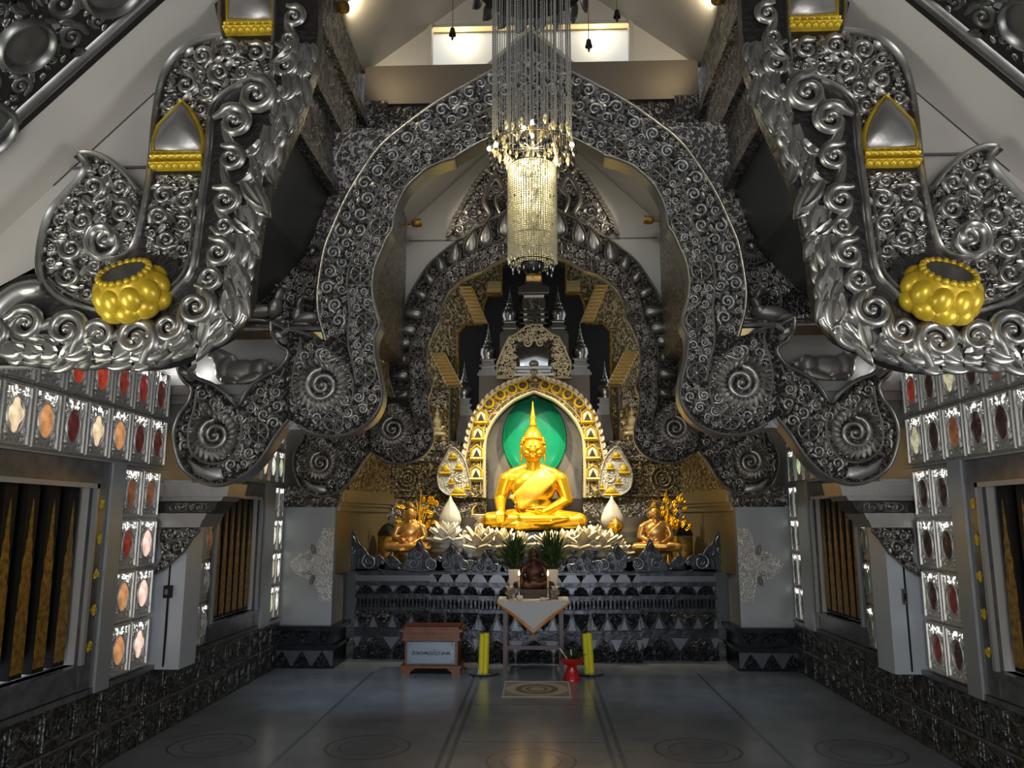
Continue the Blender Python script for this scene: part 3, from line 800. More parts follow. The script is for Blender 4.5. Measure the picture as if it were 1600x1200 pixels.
    # gilt-edged drops
    for k, (tip, poly, by0, by1, bx0, bx1) in enumerate((((287, 160), [(287, 160), (300, 176), (314, 202), (320, 224), (318, 241), (243, 241), (241, 224), (249, 200), (270, 178)], 241, 269, 240, 320),
                                                         ((392, -45), [(392, -45), (418, -22), (428, 4), (428, 36), (357, 36), (357, 4), (368, -22)], 37, 56, 354, 430))):
        d = MB(fr); P_ = T1(poly); d.dome_poly(P_, 0, .055, steps=6); dr = d.build('drop', 'pearl', root, 80)
        d = MB(fr); d.ribbon(P_, .020, .026, 0, closed=True)
        for j, yy in enumerate((by0 + (by1 - by0) * .28, by0 + (by1 - by0) * .74)):
            z = A1((bx0, yy))[1]; xa, xb = A1((bx0, yy))[0], A1((bx1, yy))[0]
            d.ribbon([(xa, z), (xb, z)], .034, .036 + .012 * j)
            n = 7
            for i in range(n): d.boss((xa + (xb - xa) * (i + .5) / n, z - .008 * j), .016, .02 + .012 * j, 1.0)
        d.build('gilt_edge', 'gold_paint', dr, 60)
    # gilt lotus cup
    lf = fr @ lotus_frame((211, 436), .80, .085, -.16)
    d = MB(lf)
    d.lathe([(.03, -.165), (.10, -.15), (.135, -.10), (.13, -.05), (.105, -.015), (.098, .004), (.088, .004), (.084, -.01), (.03, -.012)], seg=32)
    for k in range(10):
        a = 2 * PI * k / 10
        d.ball((.104 * math.cos(a), .104 * math.sin(a), -.075), (.048, .048, .058), 14, 10)
        a += PI / 10; d.ball((.100 * math.cos(a), .100 * math.sin(a), -.118), (.056, .056, .050), 14, 10)
    for k in range(22):
        a = 2 * PI * k / 22; d.ball((.096 * math.cos(a), .096 * math.sin(a), .0), .014, 7, 5)
    lo = d.build('lotus_cup', 'gold_paint', root, 80)
    MB(lf).lathe([(.0005, .001), (.086, .001)], seg=28, cap=False).build('disc', 'dark_disc', lo, 0)
    # rounded end that runs towards the wall
    d = MB(fr); d.ribbon(cr(T1([(72, 452), (40, 455), (10, 474), (-15, 505), (-45, 545)]), 5), [.05, .07, .085, .09, .09, .09] + [.095] * 15, .05)
    d.build('rolled_edge', 'rail', root, 70)
    return root
for s in (-1, 1): great_bracket(s)

# ---------------------------------------------------------------- the lobed arches at mid-hall and before the altar
OUT = [(833, 78), (800, 92), (758, 116), (715, 140), (677, 163), (633, 195), (594, 228), (565, 268), (540, 310), (522, 350), (508, 385), (500, 425), (496, 460), (498, 492), (509, 532)]
LOBE = [(488, 526), (466, 518), (458, 516), (444, 514), (434, 508), (424, 503), (424, 518), (430, 530), (436, 540), (446, 546), (450, 552), (447, 562), (434, 577), (420, 584), (400, 596), (385, 612), (371, 633),
        (353, 616), (331, 600), (308, 591), (291, 575), (278, 568), (281, 585), (288, 596), (297, 604), (299, 614), (293, 630), (280, 648), (272, 672), (273, 698), (283, 727), (302, 746), (328, 757), (355, 756), (387, 739),
        (412, 711), (431, 681), (451, 655)]
INN = [(466, 664), (486, 676), (512, 682), (540, 679), (570, 665), (588, 646), (597, 620), (593, 590), (586, 560), (585, 530), (593, 508), (588, 490), (582, 460), (584, 424), (594, 396), (605, 371), (613, 358),
       (616, 335), (624, 313), (636, 292), (653, 275), (668, 263), (690, 253), (709, 247), (714, 243), (736, 230), (762, 217), (800, 205), (833, 198)]
RAIL = [(833, 150), (800, 158), (762, 173), (726, 189), (690, 206), (659, 226), (635, 239), (618, 254), (602, 276), (590, 300), (582, 326), (575, 358), (562, 384), (551, 402), (543, 432), (544, 465), (547, 492), (544, 520), (545, 545), (552, 570), (557, 600)]
WHEELS = [(624, 280), (693, 235), (760, 196), (593, 355), (563, 428), (571, 504), (571, 586), (521, 658), (404, 676)]
LOBE_A = [(462, 542), (486, 534), (510, 544), (528, 556), (546, 575), (554, 606), (590, 602), (592, 622), (583, 644), (565, 659), (538, 673), (512, 676), (488, 669), (470, 658), (455, 649), (448, 620), (453, 580)]
LOBE_B = [(306, 600), (330, 608), (352, 624), (369, 643), (380, 627), (400, 604), (422, 590), (438, 582), (445, 600), (444, 640), (444, 655), (430, 675), (410, 706), (386, 733), (353, 750), (328, 751), (304, 741), (287, 723), (278, 697), (278, 672), (286, 652), (300, 632), (305, 614)]
def lobed_arch(Y, label, deep, relief, far):
    root = thing('carved_arch', label, 'carved arch', (0, Y, A2((300, 744))[1]))
    half = cr(T2(OUT), 3)[:-1] + T2([OUT[-1]]) + cr(T2(LOBE), 3) + cr(T2(INN), 3)
    full = half + [(-x, z) for x, z in reversed(half[1:-1])]
    fr0 = FY(Y)
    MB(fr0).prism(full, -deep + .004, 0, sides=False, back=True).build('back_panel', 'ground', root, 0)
    MB(fr0).prism(full, -deep, .001, front=False, back=False).build('soffit', 'blue_steel' if not far else 'pearl', root, 40)
    R_out = cr(T2(OUT), 4); R_rail = cr(T2(RAIL), 4); R_inn = cr(T2(INN), 4); R_lobe = cr(T2(LOBE), 4)
    wheels = [(*A2(p), 17.5 * px2) for p in WHEELS]
    for s in (-1, 1):
        fr = FY(Y, -s)
        d = MB(fr)
        d.ribbon(R_out, .03, .022); d.ribbon(R_rail, .022, .028); d.ribbon(R_lobe, .03, .024); d.ribbon(R_inn, .026, .022)
        d.ribbon([(x - .028, z - .012) for x, z in R_inn[:100]][4:], .008, .012)
        d.ribbon(cr(T2([(510, 545), (530, 560), (548, 585), (552, 615), (540, 645), (510, 656), (478, 648), (460, 620), (458, 585), (466, 550), (470, 530)]), 5), .022, .026)
        d.ribbon(cr(T2([(371, 640), (378, 668), (372, 700), (350, 722), (318, 722), (297, 700), (296, 668), (304, 640), (308, 610)]), 5), .022, .026)
        d.ribbon(cr(T2([(445, 575), (432, 600), (400, 622), (385, 645)]), 5), .02, .022)
        d.build('rim', 'rail' if not far else 'silver_far', root, 50)
        for (x, z, r) in wheels:
            d = MB(fr); d.wheel((x, z), r, 0, 8 if r < .2 else 12); d.build('wheel_medallion', relief, root, 50)
        for (c, r) in (((503, 602), 43), ((335, 680), 40)):
            d = MB(fr); c2 = A2(c); rr = r * px2
            d.volute(c2, rr * .72, 1, 2.0, 1.9, .0, .40, .5, n=34, tail=rr * .3)
            for k in range(24):
                a = 1.6 + k * .262; q = rr * (.74 - .006 * k)
                d.leaf((c2[0] + q * math.cos(a), c2[1] + q * math.sin(a)), a + 1.25, rr * .50, rr * .30, -1.2, -.004, .03, 5)
            d.volute((c2[0] + rr * .1, c2[1] + rr * 1.15), rr * .34, -1, -1.2, 1.5, 0, .5, .5, tail=rr * .5)
            d.volute((c2[0] + rr * .62, c2[1] + rr * .85), rr * .22, -1, -1.2, 1.4, 0, .5, .5, tail=rr * .3)
            d.build('rosette', relief, root, 60)
        # plain polished segment under the lower rosette, and the beaked heads
        d = MB(fr); d.dome_poly(T2([(292, 716), (318, 730), (345, 732), (350, 748), (328, 752), (304, 741)]), 0, .03); d.build('polished_segment', 'pearl', root, 60)
        for (hx, hy, sc_) in ((436, 524, 1.0), (290, 582, .9)):
            d = MB(fr); c = A2((hx, hy))
            d.dome_poly([(c[0] + a * .05 * sc_, c[1] + b_ * .05 * sc_) for a, b_ in ((-1.1, .9), (-.2, .75), (.6, .3), (.9, -.5), (.4, -1), (-.3, -.8), (-.75, -.2), (-1.0, .3))], 0, .05)
            d.boss((c[0] - .005, c[1] + .012), .012, .03, 1.2)
            d.leaf((c[0] + .02, c[1] + .01), .3, .09, .05, .7, .01); d.leaf((c[0] + .01, c[1] - .02), -.9, .09, .05, .6, .01)
            d.build('beaked_head', relief, root, 60)
        # scrollwork
        band_o = [(x + .012 if 0 else x, z) for x, z in T2(OUT)] + list(reversed(T2(RAIL[:18])))
        band_i = T2(RAIL) + T2(INN[6:])
        if not far:
            d = MB(fr); fill(d, band_o, [.066, .052, .038, .026, .017], 0, seed=21, n=9000, hs=.5); d.build('scroll_relief', relief, root, 60)
        d = MB(fr); fill(d, band_i, [.042, .032, .024, .016, .011], 0, avoid=wheels, seed=22, n=9000, hs=.5); d.build('scroll_relief', relief, root, 60)
        d = MB(fr); fill(d, T2(LOBE_A), [.05, .036, .026, .017], 0, avoid=wheels + [(*A2((503, 602)), .185)], seed=23, n=3000)
        d.build('scroll_relief', relief, root, 60); d = MB(fr); fill(d, T2(LOBE_B), [.055, .04, .028, .018], 0, avoid=wheels + [(*A2((335, 680)), .19)], avoid_poly=[T2([(285, 712), (350, 724), (355, 752), (300, 750)])], seed=24, n=3500)
        d.build('scroll_relief', relief, root, 60)
        if far:
            L = 0; prev = None
            mid = [((a[0] + b_[0]) / 2, (a[1] + b_[1]) / 2) for a, b_ in zip([R_out[int(i * (len(R_out) - 1) / 40)] for i in range(41)], [R_rail[int(i * (17 * 4) / 40)] for i in range(41)])]
            nrm = [(R_out[int(i * (len(R_out) - 1) / 40)], R_rail[int(i * 68 / 40)]) for i in range(41)]
            for i in range(41):
                if prev and math.hypot(mid[i][0] - prev[0], mid[i][1] - prev[1]) < .165: continue
                prev = mid[i]; o_, r_ = nrm[i]
                ux, uy = o_[0] - r_[0], o_[1] - r_[1]; L = math.hypot(ux, uy); ux /= L; uy /= L; vx, vy = -uy, ux; H = L * .44
                pl = [(0, 1), (.22, .55), (.40, .1), (.46, -.4), (.36, -.8), (0, -.95), (-.36, -.8), (-.46, -.4), (-.40, .1), (-.22, .55)]
                P_ = [(mid[i][0] + vx * a * H * .95 + ux * b_ * H, mid[i][1] + vy * a * H * .95 + uy * b_ * H) for a, b_ in pl]
                d = MB(fr); d.dome_poly(P_, 0, .045); tr = d.build('tear_cell', 'pearl', root, 80)
                d = MB(fr); d.ribbon([(mid[i][0] + (x - mid[i][0]) * 1.22, mid[i][1] + (z - mid[i][1]) * 1.16) for x, z in P_], .02, .03, closed=True); d.build('cell_rim', 'silver_far', tr, 60)
    return root
lobed_arch(Y2, 'broad carved silver arch with wheel medallions spanning the middle of the hall', .20, 'silver', False)
lobed_arch(Y3, 'carved silver arch with a row of teardrop cells framing the altar recess', .125, 'silver_far', True)

# ---------------------------------------------------------------- embossed panels over the middle arch, with animals
def ell(c, rx, ry, n=14, rot=0): return ring_pts(c, rx, n, ry, rot)
YS = 6.13
def AS(p): return at(p[0], p[1], YS)
for sd, sn in SIDES:
    fr = FY(YS, -sd)
    root = thing('embossed_panel', ('embossed silver panel with a sun disc and two resting deer, left of the middle arch', 'embossed silver panel with a sun disc and a goose, right of the middle arch')[sd > 0], 'relief panel', (sd * 1.9, YS, 3.05))
    P_ = [AS(p) for p in [(322, 516), (345, 484), (392, 438), (456, 380), (497, 310), (519, 200), (620, 200), (570, 300), (540, 400), (540, 516)]]
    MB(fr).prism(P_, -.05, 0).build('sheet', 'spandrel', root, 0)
    d = MB(fr); d.ribbon([AS(p) for p in [(340, 490), (392, 438), (456, 380), (497, 310), (517, 204)]], .03, .03)
    d.ribbon([AS(p) for p in [(330, 514), (520, 514)]], .05, .03); d.ribbon([AS(p) for p in [(330, 506), (520, 506)]], .014, .02); d.build('border', 'silver_far', root)
    d = MB(fr)
    c = AS((488, 393))
    for r in (.19, .15, .055): d.ribbon(ring_pts(c, r, 30), .016, .016, closed=True)
    for k in range(26):
        a = k * 2 * PI / 26; d.leaf((c[0] + .065 * math.cos(a), c[1] + .065 * math.sin(a)), a, .08, .025, 0, 0, n=3)
    d.boss(c, .035, 0, .9); d.build('sun_disc', 'silver_far', root, 50)
    d = MB(fr)
    fill(d, [AS(p) for p in [(350, 496), (392, 446), (456, 388), (492, 330), (500, 430), (490, 502)]], [.04, .03, .022, .015], 0, avoid=[(*c, .2), (*AS((412, 485)), .17), (*AS((474, 490)), .13)], seed=31, n=3000)
    d.build('scroll_relief', 'silver_far', root, 60)
    k = .0052
    def animal(name, parts):
        d = MB(fr)
        for (x, y, rx, ry, rot, h) in parts: 
            q = ell(AS((x, y)), rx * k, ry * k, 14, rot); d.dome_poly(q, 0, h, steps=5)
        d.build(name, 'animal', root, 80)
    if sd < 0:
        animal('deer', [(402, 487, 30, 12, .08, .09), (382, 489, 15, 13, 0, .08), (430, 482, 11, 17, -.25, .09), (437, 464, 7, 15, -.35, .08), (446, 450, 10, 5, -.3, .07), (433, 447, 7, 3, -.6, .05), (395, 501, 26, 4, -.05, .05), (437, 499, 10, 4, .5, .05)])
        animal('deer', [(480, 497, 24, 10, .05, .07), (466, 492, 9, 14, -.2, .07), (470, 474, 5, 12, -.3, .06), (479, 466, 9, 4, -.3, .06), (468, 464, 6, 2.5, .5, .04), (470, 507, 18, 4, 0, .04)])
    else:
        animal('goose', [(460, 497, 30, 12, .1, .08), (477, 493, 12, 10, .3, .07), (483, 482, 6, 12, -.5, .06), (480, 467, 5, 11, .5, .06), (473, 458, 8, 5, .3, .06), (464, 461, 7, 3, -.4, .04), (440, 503, 20, 6, -.2, .06)])
# niche behind the reclining animals: pale back, projecting ledge
for sd, sn in SIDES:
    q = MB(FY(6.36, -sd)); q.prism([(-2.86, 2.6), (-1.5, 2.6), (-1.5, 3.10), (-2.86, 3.10)], -.05, 0); struct('wall_niche_' + sn, q, 'stone_pale', smooth=0)
    q = MB(FY(6.0, -sd)); q.prism([(-2.86, 2.50), (-1.62, 2.50), (-1.62, 2.57), (-2.86, 2.57)], -.4, 0)
    q.prism([(-2.86, 2.57), (-1.62, 2.57), (-1.62, 2.645), (-2.86, 2.645)], -.4, .03)
    q.prism([(-2.86, 2.3), (-1.7, 2.3), (-1.7, 2.5), (-2.86, 2.5)], -.4, -.06)
    struct('trim_ledge_' + sn, q, 'pearl', smooth=0)
    root = thing('reclining_animal', 'silver statue of a %s animal with a round tail on the %s ledge' % (('long-eared resting', 'resting')[sd > 0], sn), 'animal statue', (sd * 2.37, 6.22, 2.645))
    s = -sd
    x0 = sd * 2.37
    q = MB()
    def E(dx, dz, rx, ry, rz, dy=0): q.ball((x0 + s * dx * 1.12, 6.22 + dy, 2.66 + dz * 1.12), (rx * 1.12, ry, rz * 1.12), 16, 10)
    E(0, .12, .17, .085, .095); E(.13, .12, .085, .09, .10); E(-.12, .13, .08, .075, .10); E(.215, .15, .036, .036, .036)
    E(-.17, .215, .05, .05, .07); E(-.19, .26, .065, .045, .04); E(-.235, .245, .03, .03, .025)
    q.capsule((x0 + s * -.12, 6.16, 2.71), .032, (x0 + s * -.02, 6.13, 2.69), .026); q.capsule((x0 + s * -.10, 6.27, 2.71), .03, (x0 + s * .0, 6.29, 2.69), .024)
    q.capsule((x0 + s * .16, 6.15, 2.73), .05, (x0 + s * .03, 6.13, 2.69), .03)
    if sd < 0:
        for e in (-.03, .03): q.capsule((x0 + s * -.165, 6.22 + e, 2.965), .018, (x0 + s * -.07, 6.22 + e * 1.3, 2.915), .024)
    else:
        for e in (-.045, .045): q.capsule((x0 + s * -.17, 6.22 + e, 2.93), .014, (x0 + s * -.20, 6.22 + e * 1.8, 2.985), .008)
    remesh(q.build('body', 'animal', root, 180), .012, 3)
    lamp('niche_lamp', 'POINT', (sd * 2.72, 6.26, 2.80), .8 if sd < 0 else .3, (.95, .97, 1.0), soft=.03)  # added point light in place of daylight leaking in behind the lobe
    lamp('ledge_spot', 'SPOT', (sd * 1.95, 6.47, 2.44), 75 if sd < 0 else 34, (.60, .78, 1.0), target=(sd * 1.62, 8.15, 0), spot=62, blend=1.0, soft=.06)  # added unseen spot, throws a cool pool of light on the floor
    q = MB().box(x0 - .24, x0 + .24, 6.11, 6.33, 2.645, 2.675); q.build('plinth', 'pearl', root, 0)

# ---------------------------------------------------------------- pillars on the side walls, with carved consoles
CON = [(255, 826), (308, 824), (306, 836), (300, 842), (290, 858), (276, 872), (258, 888), (241, 898), (246, 884), (253, 868)]
YC = 5.97
def AC(p): return at(p[0], p[1], YC)
for sd, sn in SIDES:
    a, b_ = sorted((sd * WX, sd * (WX - .235)))
    root = thing('side_pillar', 'pale metal pillar on the %s wall between the tile columns, below the carved console' % sn, 'pillar', (sd * 2.74, 6.15, .535))
    MB().box(a, b_, 6.0, 6.28, .50, 1.9).build('shaft', 'pillar', root, 0)
    c = sd * (WX - .115); MB().box(c - .006, c + .006, 5.994, 6.0, .52, 1.3).build('seam', 'black', root, 0)
    fr = FY(YC, -sd)
    root = thing('carved_console', 'carved silver console bracket under the %s lobe of the middle arch' % sn, 'console', (sd * 2.5, YC, 1.8))
    d = MB(fr)
    for (x0, x1, y0, y1, h) in ((257, 363, 755, 776, .06), (259, 352, 776, 783, .035), (254, 326, 802, 812, .045), (254, 318, 812, 824, .025)):
        (ua, za), (ub, zb) = AC((x0, y0)), AC((x1, y1)); ua = -2.86
        d.prism([(ua, zb), (ub - .02, zb), (ub, za), (ua, za)], -.028, h)
        d.prism([(-2.62, zb), (ub - .02, zb), (ub, za), (-2.62, za)], -.3, -.028)
    d.build('capital', 'pearl', root, 0)
    d = MB(fr); P_ = [AC(p) for p in [(258, 783), (342, 783), (336, 796), (326, 803), (256, 803)]]; P_[0] = (-2.86, P_[0][1]); P_[-1] = (-2.86, P_[-1][1]); d.prism(P_, -.028, .01)
    d.prism([(-2.62, P_[0][1])] + P_[1:4] + [(-2.62, P_[-1][1])], -.28, -.028)
    P2 = [AC(p) for p in CON]; P2[0] = (-2.82, P2[0][1]); d.prism(cr(P2, 2, True), -.028, 0)
    d.build('back_panel', 'patina', root, 0)
    d = MB(fr)
    d.ribbon([AC(p) for p in [(262, 786), (338, 786), (330, 800), (262, 800)]], .012, .012, .01, closed=True)
    for x, sg in ((280, 1), (312, -1)):
        d.ribbon(ring_pts(AC((x, 793)), .066, 18, .036), .016, .018, .01, closed=True); d.volute(AC((x, 793)), .036, sg, 1, 1.4, .01, .5, .8); d.leaf((AC((x, 793))[0] + .03 * sg, AC((x, 793))[1]), PI / 2 - sg, .06, .04, .5, .01)
    fill(d, P2, [.058, .044, .032, .022, .014], 0, seed=41, n=4000, hs=.75)
    d.ribbon(cr(P2, 3, True), .014, .016, closed=True)
    d.build('scroll_relief', 'silver', root, 60)
    # small box screwed to the pillar
    bx = thing('switch_box', ('black switch box with a thin cable on the left pillar', 'small dark plate on the right pillar')[sd > 0], 'switch', (sd * 2.735, 5.99, 1.05))
    if sd < 0:
        MB().box(-2.765, -2.71, 5.955, 6.0, 1.02, 1.11).build('housing', 'black', bx, 0)
        MB().box(-2.75, -2.725, 5.948, 5.955, 1.045, 1.085).build('rocker', 'marble', bx, 0)
        MB().tube([(-2.738, 5.992, 1.02), (-2.736, 5.992, .8), (-2.738, 5.992, .54)], .004, 6).build('cable', 'black', bx)
    else:
        MB().box(2.715, 2.75, 5.985, 6.0, .99, 1.10).build('cover', 'marble', bx, 0)
        MB().box(2.725, 2.74, 5.98, 5.985, 1.02, 1.07).build('rocker', 'black', bx, 0)

# ---------------------------------------------------------------- scrollwork and ovals on the underside of the near roof
for sd, sn in SIDES:
    fr = FREE((-2.9, 0, S1(-2.9)), (0, 1, 0), (.693, 0, .721))
    if sd > 0: fr = MIR @ fr
    root = thing('roof_relief', 'embossed dark silver roof lining with oval bosses in the upper %s corner' % sn, 'ceiling relief', tuple(fr @ Vector((2.2, 1.0, 0))))
    def U(px, py):
        a, b_, c_ = ray(px, py); o = Vector((CAM_X, 0, CAM_H)); dr = Vector((a, b_, c_)); n = Vector((.721, 0, -.693)); p0 = Vector((-2.9, 0, S1(-2.9)))
        t = (p0 - o).dot(n) / dr.dot(n); p = o + dr * t - p0
        return (p.y, p.dot(Vector((.693, 0, .721))))
    ov = []
    for (x, y, rr) in ((175, -25, .105), (-30, 205, .105), (40, 70, .085)):
        c = U(x, y); ov.append((*c, rr * 1.22))
        d = MB(fr); d.dome_poly(ring_pts(c, rr, 22, rr * 1.15), .0, .015); o = d.build('oval_boss', 'roof_silver', root, 80)
        d = MB(fr); d.ribbon(ring_pts(c, rr * 1.06, 26, rr * 1.2), .03, .03, closed=True);
        for k in range(22):
            a = k * 2 * PI / 22; d.leaf((c[0] + rr * 1.14 * math.cos(a), c[1] + rr * 1.28 * math.sin(a)), a, rr * .24, rr * .2, 0, 0, n=3)
        d.build('oval_rim', 'roof_silver', o, 60)
    d = MB(fr)
    fill(d, [(.9, -.1), (2.66, -.1), (2.66, 2.3), (.9, 2.3)], [.085, .065, .048, .034, .022], 0, avoid=ov, seed=51, n=8000, hs=.4, plate='patina')
    d.ribbon([(2.70, -.1), (2.70, 2.4)], .05, .02)
    d.build('scroll_relief', 'roof_silver', root, 60)

# ================================================================ the altar recess
M['gilt_dim'] = mat('dim_gilt_moulding', (.22, .18, .12), .7, .4)
def AT(Y): return lambda p: at(p[0], p[1], Y)
def mirror_poly(half): return half + [(-x, z) for x, z in reversed(half) if abs(x) > 1e-6]
# piers that flank the recess
AP = AT(8.9)
def zigzag(d, x0, x1, z, s, step, h0, h1):
    n = max(2, int(round((x1 - x0) / step))); w_ = (x1 - x0) / n
    for k in range(n): d.prism([(x0 + w_ * k, z), (x0 + w_ * (k + 1), z), (x0 + w_ * (k + .5), z + s * w_ * .62)], h0, h1)
for sd, sn in SIDES:
    root = thing('altar_pier', 'pale metal pier with a lozenge ornament at the %s front corner of the altar' % sn, 'pier', (sd * 2.5, 9.1, 0))
    fr = FY(8.9, -sd)
    MB(fr).prism([(-2.86, .45), (-2.25, .45), (-2.25, 1.74), (-2.86, 1.74)], -.5, 0).build('shaft', 'steel', root, 0)
    d = MB(fr)
    for z0, z1, ov in ((0, .21, .06), (.21, .25, .09), (.25, .40, .05), (.40, .45, .10)):
        d.prism([(-2.86, z0), (-2.25 + ov, z0), (-2.25 + ov, z1), (-2.86, z1)], -.5, ov)
    pb = d.build('pedestal', 'altar', root, 0)
    d = MB(fr)
    d.prism([(-2.86, .03), (-2.20, .03), (-2.20, .19), (-2.86, .19)], .05, .063)
    d.build('pale_band', 'altar_sheet', pb, 0)
    d = MB(fr)
    for k in range(3):
        c = -2.76 + k * .22
        d.prism([(c - .10, .03), (c + .10, .03), (c + .06, .10), (c, .185), (c - .06, .10)], .063, .08)
        d.volute((c - .045, .065), .034, 1, 2, 1.3, .08); d.volute((c + .045, .065), .034, -1, 1, 1.3, .08)
        d.leaf((c, .09), PI / 2, .09, .06, 0, .08, n=4)
        d.prism([(c - .09, .39), (c + .09, .39), (c + .05, .31), (c, .27), (c - .05, .31)], .05, .065); d.boss((c, .35), .035, .065)
    d.build('lotus_relief', 'altar_emboss', pb, 40)
    d = MB(fr)
    for z0, z1, ov in ((1.74, 1.80, .01), (1.80, 1.94, .05)): d.prism([(-2.86, z0), (-2.25 + ov, z0), (-2.25 + ov, z1), (-2.86, z1)], -.5, ov)
    d.ribbon([(-2.86, 1.86), (-2.21, 1.86)], .03, .015, .05)
    zigzag(d, -2.86, -2.20, 1.94, 1, .055, .035, .05); zigzag(d, -2.86, -2.20, 1.80, -1, .055, .035, .05)
    d.build('cornice', 'emboss_fine', root, 0)
    d = MB(fr); c = AP((488, 882)); hw, hh = .26, .40
    lz = cr([(c[0] + .10, c[1] + hh), (c[0] + .03, c[1] + .2), (c[0] - hw * .55, c[1] + .12), (c[0] - hw, c[1]), (c[0] - hw * .55, c[1] - .12), (c[0] + .03, c[1] - .2), (c[0] + .10, c[1] - hh)], 4)
    lz = [(min(x, -2.25), z) for x, z in lz] + [(-2.25, c[1] - hh), (-2.25, c[1] + hh)]
    d.prism(lz, 0, .012); lo = d.build('lozenge', 'tile', root, 0)
    d = MB(fr)
    for zz, s_ in ((.08, 1), (-.08, -1)):
        d.volute((c[0] - .03, c[1] + zz), .045, s_, 1, 1.3, .012); d.volute((c[0] - .09, c[1] + zz * 1.2), .03, -s_, 2, 1.3, .012)
        d.leaf((c[0] + .02, c[1] + zz * 1.4), PI / 2 * s_, .12, .06, .5 * s_, .012)
    d.build('scroll_relief', 'pearl', lo, 60)
    # side wall of the recess with its cornice
    vs = [(-2.25, 9.0), (-1.95, 10.62), (-2.4, 10.7), (-2.5, 9.0)]
    def plan(z0, z1, off=0.0):
        pl = [(x + (off if i < 2 else 0), y) for i, (x, y) in enumerate(vs)]
        q.add([(sd * -x, y, z) for z in (z0, z1) for x, y in pl], [(0, 1, 2, 3), (4, 5, 6, 7), (0, 1, 5, 4), (1, 2, 6, 5), (2, 3, 7, 6), (3, 0, 4, 7)])
    q = MB(); plan(1.0, 1.7); struct('wall_recess_' + sn, q, 'gilt_sheet', smooth=0)
    q = MB(); plan(1.94, 5.6, .0); struct('wall_recess_' + sn, q, 'emboss_gold', smooth=0)
    q = MB(); plan(1.7, 1.76, .03); plan(1.76, 1.80, .05); plan(1.80, 1.94, .07); struct('trim_recess_' + sn, q, 'gilt_sheet', smooth=0)
    # back panels beside the niche
    fr = FY(10.6, -sd)
    q = MB(fr); q.prism([(-2.0, 1.0), (-.64, 1.0), (-.64, 1.66), (-2.0, 1.66)], -.1, 0)
    for z0, z1, h in ((1.05, 1.10, .06), (1.18, 1.22, .04), (1.30, 1.36, .07), (1.44, 1.48, .04), (1.56, 1.60, .03)): q.prism([(-2.0, z0), (-.64, z0), (-.64, z1), (-2.0, z1)], 0, h)
    struct('wall_altar_' + sn, q, 'gilt_dim', smooth=0)
    q = MB(fr); q.prism([(-2.0, 1.66), (-.64, 1.66), (-.64, 1.80), (-2.0, 1.80)], -.1, .08); zigzag(q, -2.0, -.64, 1.80, 1, .06, .06, .08); zigzag(q, -2.0, -.64, 1.66, -1, .06, .06, .08)
    struct('trim_cornice_' + sn, q, 'emboss_fine', smooth=0)
    q = MB(fr); q.prism([(-2.0, 1.80), (-.64, 1.80), (-.64, 2.38), (-2.0, 2.38)], -.1, .02)
    for x in (-1.99, -1.42, -.8): q.ribbon([(x, 1.92), (x, 2.36)], .05, .03, .02)
    q.ribbon([(-2.0, 1.905), (-.64, 1.905)], .03, .03, .02)
    for x in (-1.72, -1.12):
        for r in (.05, .10, .16): q.ribbon(ring_pts((x, 2.14), r, 20), .03, .025, .02, closed=True)
        q.boss((x, 2.14), .03, .02)
    fill(q, [(-1.95, 1.93), (-.7, 1.93), (-.7, 2.36), (-1.95, 2.36)], [.05, .035, .022], .02, avoid=[(-1.72, 2.14, .17), (-1.12, 2.14, .17)], seed=61, n=1500)
    struct('wall_relief_' + sn, q, 'emboss_gold', smooth=50)
    q = MB(fr)
    for z0, z1, h, x1 in ((2.38, 2.43, .06, -.66), (2.43, 2.53, .03, -.8), (2.53, 2.58, .07, -.9), (2.58, 2.65, .04, -1.0)): q.prism([(-2.0, z0), (x1, z0), (x1, z1), (-2.0, z1)], -.3, h)
    for k in range(18): q.boss((-1.95 + k * .065, 2.48), .026, .03)
    struct('trim_upper_' + sn, q, 'emboss_fine', smooth=40)
    # relief pillar with a small seated figure
    q = MB(fr); q.prism([(-1.50, 2.65), (-1.15, 2.65), (-1.15, 3.40), (-1.50, 3.40)], -.3, 0); pr = thing('relief_pillar', 'gilt silver relief pillar with a small seated figure, %s of the golden statue' % sn, 'pillar', (sd * 1.32, 10.6, 2.65))
    q.build('shaft', 'emboss_gold', pr, 0)
    d = MB(fr); d.ribbon([(-1.485, 2.66), (-1.165, 2.66), (-1.165, 3.39), (-1.485, 3.39)], .03, .03, 0, closed=True); d.build('border', 'silver_far', pr, 40)
    d = MB(fr); cx = -1.325
    d.dome_poly(ell((cx, 2.755), .12, .04), 0, .07); d.dome_poly(ell((cx, 2.82), .085, .035), 0, .08); d.dome_poly(ell((cx, 2.92), .06, .085), 0, .08); d.dome_poly(ell((cx, 3.03), .036, .045), 0, .08)
    d.dome_poly([(cx - .02, 3.06), (cx + .02, 3.06), (cx, 3.13)], 0, .05)
    d.build('seated_figure', 'petal', pr, 80)
    d = MB(fr); fill(d, [(-1.46, 3.1), (-1.19, 3.1), (-1.19, 3.37), (-1.46, 3.37)], [.05, .035, .022, .015], 0, seed=62, n=700); d.build('scroll_relief', 'silver_far', pr, 60)
    # gilt wall behind with the stepped black opening
    AB = AT(10.95)
    fr = FY(10.95, -sd)
    void = [AB(p) for p in [(833, 395), (800, 400), (783, 415), (783, 461), (762, 461), (755, 478), (753, 507), (727, 507), (715, 521), (715, 650), (706, 690)]]
    void[0] = (0, void[0][1])
    q = MB(fr); q.prism([(-2.3, 2.4), (-2.3, 5.8), (0, 5.8)] + void + [(void[-1][0], 2.4)], -.12, 0)
    struct('wall_stepped_' + sn, q, 'emboss_gold', smooth=0)
